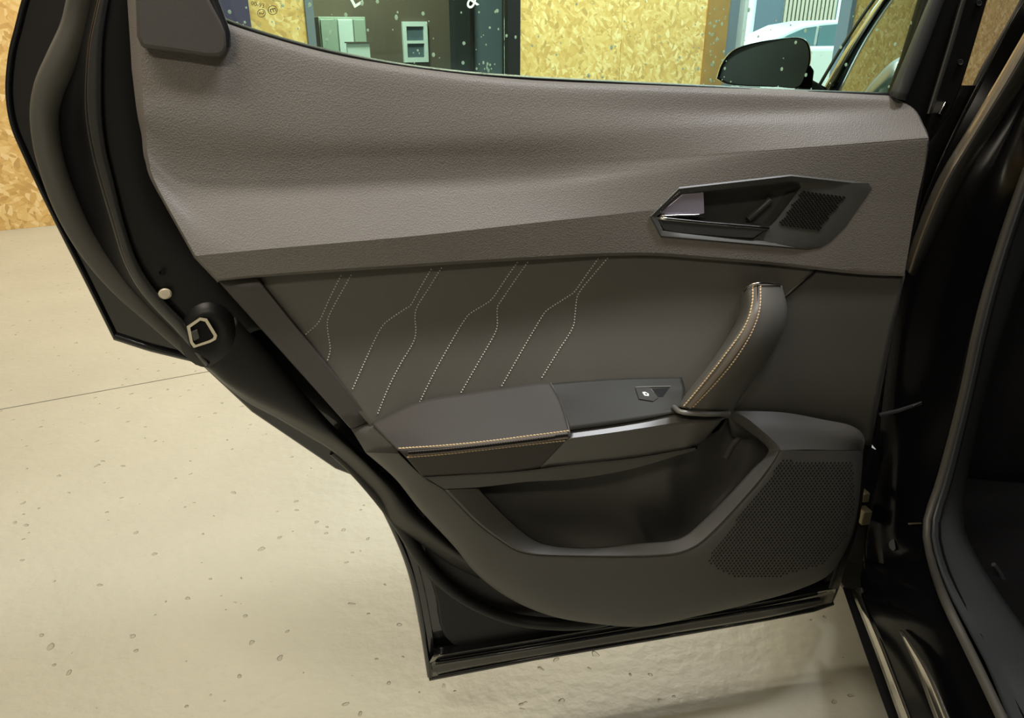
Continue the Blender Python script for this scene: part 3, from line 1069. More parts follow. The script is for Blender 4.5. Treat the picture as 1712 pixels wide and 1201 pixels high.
# rain drops on the outside of the glass
vv, ff = [], []
drops = []
for i in range(185):
    px = random.uniform(380, 1530)
    top = 0
    bot = 20 + 130 * min(1, (px - 370) / 500) ** 0.6
    py = random.uniform(-40, bot)
    drops.append((px, py, random.choice((0.8, 1.0, 1.0, 1.3, 1.7, 2.4))))
for i in range(45):
    drops.append((random.gauss(1195, 16), random.uniform(5, 140), random.choice((1, 1.3, 2.0))))
for i in range(16):
    drops.append((random.gauss(810, 8), random.gauss(112, 4), random.choice((1, 1.6))))
for px, py, r in drops:
    c = U(px, py, -0.0085)
    R = r / FPX * 0.95
    base = len(vv)
    st = random.uniform(1.0, 1.6)
    for k, (zz, q) in enumerate(((0, 1.0), (0.55, 0.72))):
        for s in range(6):
            t = 2 * math.pi * s / 6
            vv.append(c + DU * (R * q * math.cos(t)) + ZUP * (R * q * st * math.sin(t)) - DN * (R * zz))
    for s in range(6):
        s2 = (s + 1) % 6
        ff.append((base + s, base + s2, base + 6 + s2, base + 6 + s))
    ff.append(tuple(base + 6 + s for s in range(6)))
    ff.append(tuple(base + s for s in reversed(range(6))))
o = new_obj('water_drops', vv, ff, M_DROP, door, smooth=60)
o['kind'] = 'stuff'

# etched approval marks
etch = empty('glass_marking', U(440, 16, -0.0035))
adopt(etch, door)
M_ETCH = principled('grey_etching', (0.10, 0.09, 0.05), 0.7)
for (cx, cy, rx) in ((456, 17, 7.5), (437, 22, 6.5)):
    tube('ring', [U(cx + rx * math.cos(2 * math.pi * i / 24), cy + rx * math.sin(2 * math.pi * i / 24), -0.0028) for i in range(25)], 0.00035, M_ETCH, etch, 6)
text_mesh('letter', 'E', 0.0085, M_ETCH, etch, U(456, 17, -0.0028), DU, ZUP, 0.0002, math.radians(-78))
text_mesh('letter', '2', 0.0070, M_ETCH, etch, U(437, 22, -0.0028), DU, ZUP, 0.0002, math.radians(-78))
text_mesh('lettering', '00-93', 0.0055, M_ETCH, etch, U(431, 8, -0.0028), DU, ZUP, 0.0002, math.radians(-12))
tube('line', [U(455, 1, -0.0028), U(470, 2, -0.0028), U(470, 14, -0.0028)], 0.0003, M_ETCH, etch, 6)

# black corner cover at the rear of the window
cov = [(224, -70), (225, 0), (227, 60), (235, 80), (262, 84), (300, 89), (345, 96), (366, 96), (377, 91), (382, 76), (380, 55), (372, 35), (352, 0), (322, -70)]
plate('corner_cover', [(a, b_, 0.041) for a, b_ in cov], M_PLASTIC2, door, 0.035, 0.004, seg=3)
cvr = [(336, -60), (357, 0), (368, 28), (377, 55), (378, 78)]
tube('cover_edge', rail3([(a, b_, 0.036) for a, b_ in cvr], 24), 0.0045, principled('gloss_cover_edge', (0.02, 0.02, 0.022), 0.12, spec=0.9), door, 10)

# front window frame
plate('window_frame', [(60, -60), (150, -330), (330, -590), (600, -720), (1000, -760), (1840, -770), (1838, -700), (1700, -645), (1000, -640), (650, -585), (440, -468), (310, -255), (262, -58)], M_INNER, door, 0.03, 0.004, 0.004)
patch('frame_trim', [[(1578, -60, 0.014), (1552, 0), (1520, 78), (1486, 158)], [(1586, -60, 0.026), (1560, 0), (1530, 78), (1497, 164)], [(1604, -60, 0.024), (1577, 0), (1548, 78), (1512, 168)],
                     [(1606, -60, 0.0), (1579, 0), (1550, 78), (1514, 168)]], M_FRAMEGREY, door, 20, 4, smooth_u=False)
plate('window_frame', [(1575, -70), (1690, -655), (1840, -720), (1790, -500), (1676, -70), (1653, 0), (1630, 78), (1609, 146), (1590, 190), (1556, 240), (1525, 250), (1485, 190), (1520, 100), (1550, 0)], M_INNER, door, 0.02, 0.004, 0.004)
patch('frame_channel', [[(1630, -60, 0.006), (1604, 0), (1582, 78), (1548, 190)], [(1634, -60, 0.015), (1608, 0), (1585, 78), (1551, 190)], [(1640, -60, 0.014), (1614, 0), (1591, 78), (1556, 190)], [(1642, -60, 0.006), (1616, 0), (1594, 78), (1558, 190)]], M_RUBBER, door, 20, 3)
for (cx, cy) in ((1637, 5), (1606, 104)):
    ring = [[(cx + rr * math.cos(2 * math.pi * i / 16), cy + rr * math.sin(2 * math.pi * i / 16), ww) for i in range(16)] for rr, ww in ((5, 0.004), (4.2, 0.008), (2.4, 0.0065))]
    v, f = loops(ring, cap='end')
    new_obj('screw', v, f, M_LEVER, door, smooth=40)
plate('check_bracket', [(1570, 190), (1581, 170), (1588, 174), (1577, 194)], M_CHROME, door, 0.01, 0.001, 0.012)

# ---- interior release: bezel, recess, lever, grille
hnd = empty('door_release', U(1270, 355, 0.05))
adopt(hnd, door)


def on_pad(px, py, off):
    p, n = hit(pad, px, py)
    return (p - D0).dot(DN) + off


HB_I = [(1098, 362), (1137, 325), (1326, 303), (1336, 306), (1339, 313), (1300, 366), (1291, 376), (1275, 388), (1259, 400), (1109, 386)]


def sub_loop(L, k=6):
    out = []
    n = len(L)
    for i in range(n):
        a, b_ = Vector(L[i]), Vector(L[(i + 1) % n])
        for j in range(k):
            out.append(tuple(a.lerp(b_, j / k)))
    return out


o_s, i_s = sub_loop(HB_O), sub_loop(HB_I)


def grow(L, s, c=hc):
    return [(c[0] + (x - c[0]) * s, c[1] + (y - c[1]) * s) for x, y in L]


wo = [on_pad(x, y, 0.0) for x, y in o_s]
m1 = [(x, y, w + 0.0006) for (x, y), w in zip(o_s, wo)]
m00 = [(x, y, w - 0.010) for (x, y), w in zip(grow(o_s, 1.004), wo)]
inn = [Vector(a).lerp(Vector(b_), 0.22) for a, b_ in zip(o_s, i_s)]
m2 = [(p.x, p.y, w + 0.0022) for p, w in zip(inn, wo)]
inn2 = [Vector(a).lerp(Vector(b_), 0.8) for a, b_ in zip(o_s, i_s)]
m3 = [(p.x, p.y, w - 0.0005) for p, w in zip(inn2, wo)]
m4 = [(x, y, w - 0.0025) for (x, y), w in zip(i_s, wo)]
m5 = [(x, y, w - 0.006) for (x, y), w in zip(i_s, wo)]
v, f = loops([m00, m1, m2, m3, m4, m5])
bez = new_obj('bezel', v, f, M_BEZEL, hnd, smooth=28)
BV[bez.name] = BVHTree.FromPolygons(v, f)
rc = (1215, 352)
r1 = [(x, y, w - 0.006) for (x, y), w in zip(i_s, wo)]
r2 = [(rc[0] + (x - rc[0]) * 0.96, rc[1] + (y - rc[1]) * 0.94, 0.030) for x, y in i_s]
r3 = [(rc[0] + (x - rc[0]) * 0.80, rc[1] + (y - rc[1]) * 0.80, 0.019) for x, y in i_s]
r4 = [(rc[0] + (x - rc[0]) * 0.45, rc[1] + (y - rc[1]) * 0.5, 0.016) for x, y in i_s]
v, f = loops([r1, r2, r3, r4], cap='end')
new_obj('recess', v, f, M_BEZEL, hnd, smooth=60)
tube('recess_rib', rail3([(1288, 334, 0.026), (1268, 352, 0.024), (1250, 368, 0.026)], 8), 0.0042, M_BEZEL, hnd, 10)
# lever: dark bar, chrome strip for the light on its top edge, satin paddle
pb_ = plate('lever', [(1099, 363), (1192, 372), (1286, 381), (1259, 399), (1232, 398), (1131, 390), (1110, 385)], M_LEVER, hnd, 0.012, 0.0012, 0.0535)
patch('lever_highlight', [[(1101, 360, 0.046), (1180, 368), (1285, 376)], [(1098, 363, 0.0545), (1180, 371.5), (1287, 381)]], M_CHROME, hnd, 12, 1, False)
pd = plate('lever_paddle', [(1101, 358), (1141, 325), (1177, 322), (1178, 358)], M_SILVER, hnd, 0.006, 0.001, 0.050)
pd['label'] = 'satin silver paddle of the release lever'
patch('paddle_lip', [[(1103, 358.5, 0.0505), (1178, 356.5)], [(1103, 361.5, 0.0525), (1180, 359.5)]], M_CHROME, hnd, 8, 1, False)
# grille of small staggered bars
vv, ff = [], []
gq = [(1343, 318), (1395, 320), (1412, 330), (1368, 385), (1300, 378)]
for i in range(-4, 26):
    for j in range(0, 22):
        px = 1338 + i * 6.6 - j * 3.7 + (j % 2) * 0.0
        py = 320 + j * 3.0 + i * 0.9
        if not inside((px, py), gq):
            continue
        p, n = hit(bez, px, py, 0.0002)
        if p is None:
            continue
        a = (DU * 0.62 + ZUP * -0.28).normalized()
        a = (a - n * a.dot(n)).normalized()
        b_ = n.cross(a)
        v, f = boxgeo(p, a, b_, n, 0.0034, 0.0014, 0.0018)
        k = len(vv)
        vv += v
        ff += [tuple(q + k for q in t) for t in f]
o = new_obj('grille_bars', vv, ff, M_BLACK, hnd)
fix_normals(o)
o['kind'] = 'stuff'

# ---- leatherette insert, slanted rear strip, front lower panel
insert = patch('insert', [[(420, 452, 0.040), (700, 436), (1020, 418), (1200, 425), (1372, 444)], [(430, 470, 0.043), (700, 452), (1020, 434), (1200, 440), (1368, 452)],
                          [(520, 585, 0.044), (700, 560), (1000, 540), (1290, 540)], [(600, 690, 0.051), (700, 655), (960, 618, 0.054), (1250, 640)], [(645, 740, 0.058), (760, 705), (960, 660, 0.060), (1220, 700)]],
               M_LEATHER, door, 60, 6)
insert['label'] = 'black leatherette insert with pale stitched lines'
stp = patch('rear_strip', [[(364, 470, 0.030), (585, 716)], [(367, 470, 0.050), (588, 717)], [(428, 465, 0.051), (620, 704)], [(433, 465, 0.044), (626, 706)]], M_PLASTIC2, door, 12, 2, False, False)
fl = patch('front_panel', [[(1366, 449, 0.042), (1440, 453), (1512, 458)], [(1310, 500, 0.045), (1400, 505), (1503, 508)], [(1295, 560, 0.046), (1400, 560), (1490, 562)],
                           [(1255, 640, 0.046), (1370, 640), (1474, 640)], [(1220, 690, 0.040), (1350, 690), (1464, 695)], [(1225, 730, 0.020), (1350, 740), (1455, 745)]], M_LEATHER, door, 24, 4)
fl.data.materials[0] = M_PLASTIC
patch('front_panel_side', [[(1512, 458, 0.042), (1490, 562, 0.046), (1464, 695, 0.040), (1455, 745, 0.02)], [(1514, 458, 0.0), (1492, 562), (1466, 695), (1457, 745)]], M_PLASTIC, door, 12, 2, False)
tube('panel_seam', [U(1368, 450, 0.0445), U(1310, 500, 0.0465), U(1302, 540, 0.047)], 0.0012, M_BLACK, door, 6)


def stitch(name, line, surf, parent, mat, pitch=4.6, ln=3.0, wid=0.0013, off=0.0004, smooth=True, slant=0.0):
    d = dense([(a, b_, 0) for a, b_ in line], smooth, 12)
    L = sum((q - p).length for p, q in zip(d, d[1:]))
    n = max(3, int(L / pitch))
    pts = resample([(a, b_, 0) for a, b_ in line], n * 4 + 1, smooth)
    vv, ff = [], []
    for i in range(n):
        p = pts[i * 4 + 2]
        t = (pts[i * 4 + 3] - pts[i * 4 + 1]).normalized()
        a_ = Vector((t.x * math.cos(slant) - t.y * math.sin(slant), t.x * math.sin(slant) + t.y * math.cos(slant), 0))
        e1, n1 = hit(surf, p.x - a_.x * ln / 2, p.y - a_.y * ln / 2, off)
        e2, n2 = hit(surf, p.x + a_.x * ln / 2, p.y + a_.y * ln / 2, off)
        if e1 is None or e2 is None:
            continue
        m = (e1 + e2) / 2 + n1 * 0.0004
        v, f = tube_geo([e1, m, e2], [wid * 0.35, wid / 2, wid * 0.35], 6, up=n1)
        k = len(vv)
        vv += v
        ff += [tuple(q + k for q in t_) for t_ in f]
    if not vv:
        return None
    o = new_obj(name, vv, ff, mat, parent, smooth=60)
    return o


ST = [
    [(571, 459), (552, 497), (535, 535), (529, 543), (510, 560)],
    [(588, 458), (573, 485), (558, 512), (548, 535), (548, 552), (552, 585), (547, 604)],
    [(722, 448), (703, 480), (685, 512), (678, 516), (643, 541), (635, 552), (612, 600), (589, 652)],
    [(739, 446), (718, 480), (697, 514), (694, 527), (694, 564), (670, 608), (650, 647), (631, 693)],
    [(866, 437), (845, 467), (824, 498), (818, 504), (785, 525), (778, 533), (747, 585), (724, 627), (701, 674)],
    [(883, 437), (860, 470), (837, 504), (832, 512), (831, 546), (828, 556), (801, 604), (770, 658)],
    [(1001, 431), (980, 460), (959, 489), (949, 496), (913, 520), (909, 525), (882, 570), (838, 647)],
    [(1017, 430), (994, 457), (971, 485), (965, 496), (961, 527), (958, 546), (932, 589), (905, 633)],
]
for s in ST:
    stitch('stitch_line', s, insert, insert, M_THREAD, 4.8, 2.0, 0.0018, 0.0002, smooth=True)

# ---- armrest
arm = patch('armrest_pad', [[(620, 708, 0.058), (700, 672), (780, 658), (860, 646), (905, 640), (920, 640)],
                            [(640, 728, 0.0806), (720, 704), (800, 692), (870, 682), (915, 676), (938, 674)],
                            [(662, 748, 0.109), (740, 743), (820, 735), (890, 727), (935, 722), (951, 719)],
                            [(669, 756, 0.114), (740, 750), (820, 742), (890, 734), (935, 730), (951, 728)],
                            [(680, 767, 0.112), (740, 762), (820, 753), (890, 744), (930, 740), (946, 737)],
                            [(707, 798, 0.098), (750, 796), (820, 793), (863, 789), (890, 785), (903, 782)]], M_ARMTOP, door, 60, [6, 6, 3, 3, 8])
arm['label'] = 'padded armrest with a double tan stitched seam'
stitch('stitch_line', [(666, 751), (740, 746), (820, 738), (890, 729), (952, 721)], arm, arm, M_TAN, 5.6, 4.6, 0.0019, 0.0006, slant=0.18)
stitch('stitch_line', [(680, 764), (740, 759), (820, 750), (890, 742), (945, 736)], arm, arm, M_TAN, 5.6, 4.6, 0.0019, 0.0006, slant=0.18)
zs = [(682, 757), (740, 752.5), (820, 744), (890, 735.5), (949, 728)]
zp = [hit(arm, q.x, q.y, 0.0002)[0] for q in resample([(a, b_, 0) for a, b_ in zs], 30)]
tube('seam_tape', [p for p in zp if p], 0.0040, M_COPPER, arm, 8, 0.15)
stitch('seam_zip', zs, arm, arm, M_BLACK, 4.2, 3.4, 0.0034, 0.0009, slant=0.9)
# end of the pad, by the switch panel
patch('armrest_end', [[(921, 640, 0.058), (938, 674, 0.0806), (952, 719, 0.109), (952, 728, 0.114), (947, 738, 0.112), (904, 782, 0.098)],
                      [(924, 641, 0.045), (942, 674, 0.066), (956, 719, 0.095), (956, 729, 0.098), (950, 740, 0.096), (907, 783, 0.085)]], M_LEATHER, door, 24, 2, False)

swp = patch('switch_panel', [[(912, 642, 0.058), (985, 636), (1060, 632), (1140, 631)], [(925, 660, 0.0698), (1000, 655), (1070, 650), (1145, 650)],
                             [(940, 690, 0.0866), (1010, 682), (1080, 674), (1142, 668)], [(953, 719, 0.104), (1020, 710), (1080, 700), (1134, 688)]], M_SWITCH, door, 40, 4)
sw = empty('window_switch', U(1090, 655, 0.085))
adopt(sw, door)


def on(o_, pts_, off):
    return [hit(o_, a, b_, off)[0] for a, b_ in pts_]


def stick(name, o_, pts_, mat, parent, off=0.0008, thick=0.0012):
    pts3 = on(o_, pts_, off)
    n = hit(o_, *pts_[0])[1]
    nn = len(pts3)
    V = pts3 + [p - n * thick for p in pts3]
    F = [tuple(range(nn)), tuple(reversed(range(nn, 2 * nn)))] + [(i, nn + i, nn + (i + 1) % nn, (i + 1) % nn) for i in range(nn)]
    ob = new_obj(name, V, F, mat, parent)
    fix_normals(ob)
    return ob


stick('switch_key', swp, [(1062, 650), (1086, 649), (1100, 666), (1092, 672), (1068, 668)], M_SWITCH, sw, 0.0014, 0.003)
stick('switch_recess', swp, [(1088, 651), (1119, 649), (1108, 664), (1097, 664)], M_BLACK, sw, 0.0006, 0.001)
M_LINE = principled('grey_edge_line', (0.20, 0.19, 0.17), 0.4)
tube('switch_edge', [p for p in on(swp, [(1062, 648.5), (1090, 647.5), (1120, 647)], 0.0014)], 0.0005, M_LINE, sw, 6)
tube('switch_edge', [p for p in on(swp, [(1088, 651), (1097, 663)], 0.0010)], 0.0004, M_LINE, sw, 6)
stick('switch_icon', swp, [(1073, 657), (1078, 656.5), (1084, 660), (1084, 663.5), (1077, 663)], M_WHITE, sw, 0.0018, 0.0006)
stick('switch_icon_pane', swp, [(1077.6, 658.4), (1081.5, 660.2), (1081.5, 661.4), (1078.2, 660.6)], M_BLACK, sw, 0.0021, 0.0004)

ft = patch('armrest_front', [[(954, 720, 0.100), (1020, 711), (1080, 701), (1132, 690, 0.100), (1150, 692), (1216, 698, 0.095)],
                             [(953, 733, 0.1085), (1020, 724), (1080, 715), (1138, 706, 0.1085), (1170, 704), (1206, 704, 0.1)],
                             [(947, 738, 0.1085), (1020, 727), (1080, 719), (1138, 710), (1170, 707), (1204, 707, 0.099)],
                             [(904, 783, 0.096), (980, 777), (1060, 767), (1120, 757), (1150, 751), (1176, 738, 0.085)]], M_FRONT, door, 50, [4, 2, 6], smooth_v=False, ang=10)
ft['label'] = 'grey plastic front of the armrest with a pale upper chamfer'
tube('front_edge_line', rail3([(708, 799, 0.0985), (780, 795), (863, 790), (960, 778), (1060, 767.5), (1162, 750)], 40), 0.0011, M_PLASTIC2, door, 8)

# ---- pull handle
G = [[(1240, 490, 0.045), (1233, 530), (1210, 572), (1180, 616), (1146, 658), (1128, 682)],
     [(1243, 486, 0.060), (1238, 530, 0.082), (1219, 566, 0.094), (1188, 609, 0.096), (1153, 652, 0.095), (1132, 681, 0.097)],
     [(1249, 480, 0.073), (1247, 520, 0.103), (1232, 555, 0.116), (1199, 602, 0.120), (1164, 645, 0.116), (1137, 680, 0.112)],
     [(1258, 477, 0.080), (1257, 512, 0.112), (1245, 545, 0.124), (1210, 595, 0.128), (1175, 640, 0.124), (1142, 682, 0.119)],
     [(1272, 475, 0.082), (1270, 515, 0.114), (1259, 550, 0.126), (1230, 600, 0.130), (1190, 648, 0.126), (1156, 684, 0.120)],
     [(1290, 475, 0.076), (1294, 520, 0.104), (1285, 555, 0.116), (1255, 608, 0.119), (1215, 655, 0.116), (1188, 687, 0.113)],
     [(1306, 477, 0.062), (1314, 515, 0.078), (1309, 548, 0.086), (1280, 605, 0.088), (1242, 655, 0.085), (1218, 689, 0.085)],
     [(1307, 478, 0.044), (1315, 516, 0.044), (1310, 549, 0.044), (1281, 606, 0.044), (1243, 656, 0.044), (1219, 690, 0.044)]]
ph = patch('pull_handle', G, M_LEATHER, door, 50, 5, t=0.002)
ph['label'] = 'leatherette pull handle with two tan stitch rows'
sL = [(1259, 478), (1257.5, 510), (1246, 545), (1211, 595), (1176, 640), (1143, 680)]
sR = [(1271, 477), (1269.5, 514), (1259, 549), (1229, 600), (1190, 647), (1157, 681)]
stitch('stitch_line', sL, ph, ph, M_TAN, 5.2, 3.9, 0.0020, 0.0006, slant=0.15)
stitch('stitch_line', sR, ph, ph, M_TAN, 5.2, 3.9, 0.0020, 0.0006, slant=0.15)
sm_ = [((a[0] + b_[0]) / 2, (a[1] + b_[1]) / 2, 0) for a, b_ in zip(sL, sR)]
zp = [hit(ph, q.x, q.y, 0.0004)[0] for q in resample(sm_, 30)]
tube('seam_tape', [p for p in zp if p], 0.0036, M_COPPER, ph, 8, 0.2)
zp = [hit(ph, q.x + 1.5, q.y + 1, 0.0008)[0] for q in resample(sm_, 30)]
tube('seam_groove', [p for p in zp if p], 0.0009, M_BLACK, ph, 6)
zp = rail3([(1243, 487, 0.064), (1249, 479, 0.078), (1260, 475, 0.085), (1272, 473.5, 0.086), (1290, 474, 0.08), (1306, 476.5, 0.066)], 24)
tube('handle_cap', zp, 0.0013, M_CHROME, ph, 8)
zp = rail3([(1127, 681, 0.098), (1134, 687, 0.114), (1146, 690, 0.120), (1170, 692, 0.119), (1195, 692.5, 0.113), (1218, 691, 0.09)], 24)
tube('handle_foot', zp, 0.0032, M_FOOT, ph, 10)

# ---- lower trim: shelf, flank, speaker face, pocket
O_ = [(611, 757, 0.044), (660, 800), (700, 850), (760, 915), (797, 960), (850, 1000, 0.034), (920, 1030), (1000, 1044), (1075, 1048), (1150, 1034), (1260, 1008),
      (1330, 988), (1385, 962), (1407, 933), (1423, 900), (1433, 860), (1440, 800), (1443, 754)]
I_ = [(668, 759, 0.110), (709, 798, 0.098), (743, 819, 0.092), (764, 841, 0.090), (798, 875), (835, 903), (863, 920), (891, 927), (960, 930), (1093, 930), (1137, 925), (1167, 912),
      (1190, 893), (1213, 870), (1243, 837), (1280, 793, 0.088), (1304, 753, 0.0855)]
NU = 130
ro, ri = resample(fill_w(O_), NU, True), resample(fill_w(I_), NU, True)
prof = ((0.0, 0.0), (0.02, 0.20), (0.06, 0.42), (0.15, 0.62), (0.3, 0.76), (0.5, 0.87), (0.75, 0.96), (0.92, 1.0), (0.98, 1.0), (1.0, 0.97))
rails = []
for tt, ff_ in prof:
    rails.append([(a.x + (b_.x - a.x) * tt, a.y + (b_.y - a.y) * tt, a.z + (b_.z - a.z) * ff_) for a, b_ in zip(ro, ri)])
back = [(p.x + (3 if p.x < 1300 else -3), p.y - 2, -0.008) for p in ro]
lp = sheet([back] + rails, NU, 2, False, True, sharp=(1,))
speaker_bvh = BVHTree.FromPolygons(*lp)
shelf = sheet([[(586, 716, 0.046), (622, 704)], [(604, 745, 0.050), (657, 745, 0.100)], [(611, 757, 0.0565), (668, 759, 0.108)]], 16, 3, False, False, sharp=(1,))
podtop = sheet([[(1224, 687, 0.046), (1310, 690), (1377, 702), (1423, 712), (1441, 724), (1446, 736)],
                [(1262, 716, 0.067), (1330, 716, 0.067), (1390, 724, 0.062), (1428, 732, 0.056), (1440, 738, 0.05), (1445, 745, 0.047)],
                [(1304, 753, 0.0865), (1350, 752, 0.081), (1400, 753, 0.068), (1425, 753, 0.056), (1436, 754, 0.046), (1443, 754, 0.042)]], 40, 6)
# rim between outer and inner pocket edge
RO = [(743, 819), (764, 841), (798, 875), (835, 903), (863, 920), (891, 927), (960, 930), (1093, 930), (1137, 925), (1167, 912), (1190, 893), (1213, 870), (1243, 837), (1280, 793), (1304, 753), (1301, 744), (1262, 708), (1245, 695), (1224, 687)]
RI = [(799, 817), (821, 841), (852, 872), (880, 895), (900, 907), (930, 914), (985, 917), (1070, 909), (1127, 904), (1148, 895), (1167, 879), (1190, 857), (1215, 832), (1255, 788), (1283, 757), (1283, 749), (1258, 727), (1238, 712), (1217, 697)]
wr = [0.092, 0.090] + [0.090] * 11 + [0.0885, 0.0865, 0.085, 0.068, 0.058, 0.046]
rim_rails = [[(a, b_, w) for (a, b_), w in zip(RO, wr)],
             [(a + (c - a) * .10, b_ + (d - b_) * .10, w + 0.0012) for (a, b_), (c, d), w in zip(RO, RI, wr)],
             [(a + (c - a) * .9, b_ + (d - b_) * .9, w - 0.009) for (a, b_), (c, d), w in zip(RO, RI, wr)],
             [(c, d, w - 0.0115) for (a, b_), (c, d), w in zip(RO, RI, wr)],
             [(c + 1, d - 1, w - 0.035) for (a, b_), (c, d), w in zip(RO, RI, wr)]]
rim_i = [resample(fill_w(r), 90, True) for r in rim_rails[:1]]
# keep point correspondence: densify pairwise
rim_rails = [dense(r, True, 6) for r in rim_rails]
Vr = [U(p.x, p.y, p.z) for r in rim_rails for p in r]
nr = len(rim_rails[0])
Fr = [(k * nr + i, k * nr + i + 1, (k + 1) * nr + i + 1, (k + 1) * nr + i) for k in range(len(rim_rails) - 1) for i in range(nr - 1)]
facing(Vr, Fr)
# strip above the pocket, below the armrest
under = sheet([[(709, 798, 0.097), (780, 795), (863, 790), (960, 778), (1060, 767), (1162, 751)], [(743, 818, 0.0925), (801, 815), (880, 806), (960, 801), (1053, 785), (1166, 752)],
               [(743, 818, 0.03), (801, 812), (880, 803), (960, 797), (1053, 781), (1166, 750)]], 50, [3, 2], smooth_v=False)
v, f = merge(lp, shelf, podtop, (Vr, Fr), under)
low = new_obj('lower_trim', v, f, M_PLASTIC, door, smooth=32)
low['label'] = 'dark plastic lower trim with door pocket and speaker face'
BV['speaker'] = speaker_bvh
# pocket interior
patch('pocket_liner', [[(730, 806, 0.075), (800, 800, 0.045), (900, 785, 0.026), (1050, 765, 0.028), (1140, 735, 0.034), (1172, 728, 0.036), (1200, 722, 0.016), (1225, 692, 0.006), (1262, 700, 0.012), (1300, 738, 0.060)],
                       [(770, 842, 0.074), (830, 845, 0.045), (920, 845, 0.022), (1040, 840, 0.025), (1095, 832, 0.031), (1120, 828, 0.031), (1145, 830, 0.010), (1190, 820, 0.000), (1240, 800, 0.010), (1288, 775, 0.055)],
                       [(830, 892, 0.074), (868, 884, 0.045), (930, 890, 0.020), (1020, 890, 0.022), (1062, 892, 0.028), (1076, 895, 0.026), (1096, 900, 0.004), (1140, 895, -0.004), (1190, 868, 0.012), (1262, 800, 0.055)],
                       [(880, 935, 0.070), (920, 940, 0.055), (960, 940, 0.045), (1020, 940, 0.045), (1052, 940, 0.045), (1066, 942, 0.042), (1086, 945, 0.03), (1130, 930, 0.03), (1180, 905, 0.04), (1250, 830, 0.06)]],
      M_PLASTIC, door, 120, 10, t=0.002, ang=60)
tube('liner_rib', rail3([(1243, 722, 0.010), (1225, 742, 0.004), (1213, 765, 0.001)], 10), 0.005, M_PLASTIC, door, 10)

# speaker relief: rows of small pegs, coloured black for the car's shade there
vv, ff = [], []
d_sp = [(1308, 770), (1425, 772), (1428, 850), (1412, 905), (1375, 945), (1290, 968), (1225, 965), (1180, 940), (1215, 890), (1255, 840)]
for i in range(70):
    for j in range(52):
        px = 1185 + i * 6.4 + (j % 2) * 3.2 - j * 0.45
        py = 766 + j * 4.3
        if px > 1436 or not inside((px, py), d_sp):
            continue
        dd = ray(px, py).normalized()
        loc, n, ix, ds = speaker_bvh.ray_cast(CAM, dd)
        if loc is None:
            continue
        if n.dot(dd) > 0:
            n = -n
        a = (ZUP - n * n.z).normalized()
        b_ = n.cross(a)
        s = 0.0015
        k = len(vv)
        vv += [loc + a * s * 1.2 + b_ * s * .7, loc + a * s * 1.2 - b_ * s * .7, loc - a * s * 1.2 - b_ * s * .7, loc - a * s * 1.2 + b_ * s * .7, loc + n * 0.0020 + a * s * 0.4]
        ff += [(k, k + 1, k + 4), (k + 1, k + 2, k + 4), (k + 2, k + 3, k + 4), (k + 3, k, k + 4)]
o = new_obj('speaker_relief', vv, ff, M_BLACK, door)
fix_normals(o)
o['kind'] = 'stuff'
o['label'] = 'rows of tiny raised pegs on the speaker face'

# ================================================================== THE CAR BODY
body = empty('black_car', (0.62, 0.95, 0.0))
tag(body, 'black car body with door pillar, sill, seals, mirror and dark cabin', 'car')


def bpatch(name, rails, mat, nu=40, nv=4, ang=40, t=0.004, **kw):
    return patch(name, rails, mat, body, nu, nv, ang=ang, t=t, unproj=AY, **kw)


# painted jamb from the pillar down to the sill
SQ0 = AY(1421, 983, 0.985)
CARD = Vector((math.sin(math.radians(6.6)), math.cos(math.radians(6.6)), 0))
CARN = Vector((-CARD.y, CARD.x, -0.12)).normalized()


def SIDE(px, py, off):
    return onplane(px, py, SQ0 + CARN * off, CARN)


def sill(pts_, off):
    return [(a, b_, SIDE(a, b_, off).y) for a, b_ in pts_]


J0 = [(1966, -520, 1.16), (1776, -80, 1.16), (1706, 8, 1.16), (1645, 120, 1.16), (1596, 215, 1.15), (1545, 330, 1.14), (1508, 440, 1.13), (1490, 540, 1.12), (1476, 650, 1.11), (1462, 780, 1.10), (1449, 880, 1.08), (1442, 945, 1.03)] + sill([(1438, 985), (1478, 1092), (1519, 1201), (1562, 1315)], -0.001)
J1 = [(2002, -520, 1.14), (1812, -80, 1.14), (1740, 20, 1.14), (1682, 140, 1.14), (1630, 250, 1.13), (1576, 360, 1.12), (1540, 450, 1.11), (1514, 540, 1.10), (1498, 650, 1.09), (1482, 780, 1.08), (1470, 880, 1.06), (1470, 945, 1.01)] + sill([(1476, 985), (1520, 1095), (1565, 1201), (1612, 1315)], -0.010)
J2 = [(2040, -520, 1.12), (1850, -80, 1.12), (1780, 60, 1.12), (1712, 190, 1.12), (1655, 310, 1.10), (1608, 420, 1.09), (1570, 530, 1.08), (1540, 650, 1.07), (1512, 780, 1.05), (1500, 880, 1.02), (1507, 940, 0.97)] + sill([(1526, 990), (1570, 1100), (1616, 1201), (1668, 1315)], -0.022)
J3 = [(2050, -520, 1.07), (1860, -80, 1.07), (1780, 130, 1.07), (1715, 290, 1.06), (1664, 440, 1.05), (1635, 545, 1.04), (1610, 660, 1.03), (1572, 804, 1.01), (1549, 878, 0.98), (1556, 934, 0.92)] + sill([(1580, 1004), (1606, 1058), (1633, 1113), (1675, 1201), (1730, 1315)], -0.040)
jamb = bpatch('door_jamb', [J0, J1, J2, J3], M_JAMB, 70, 6)
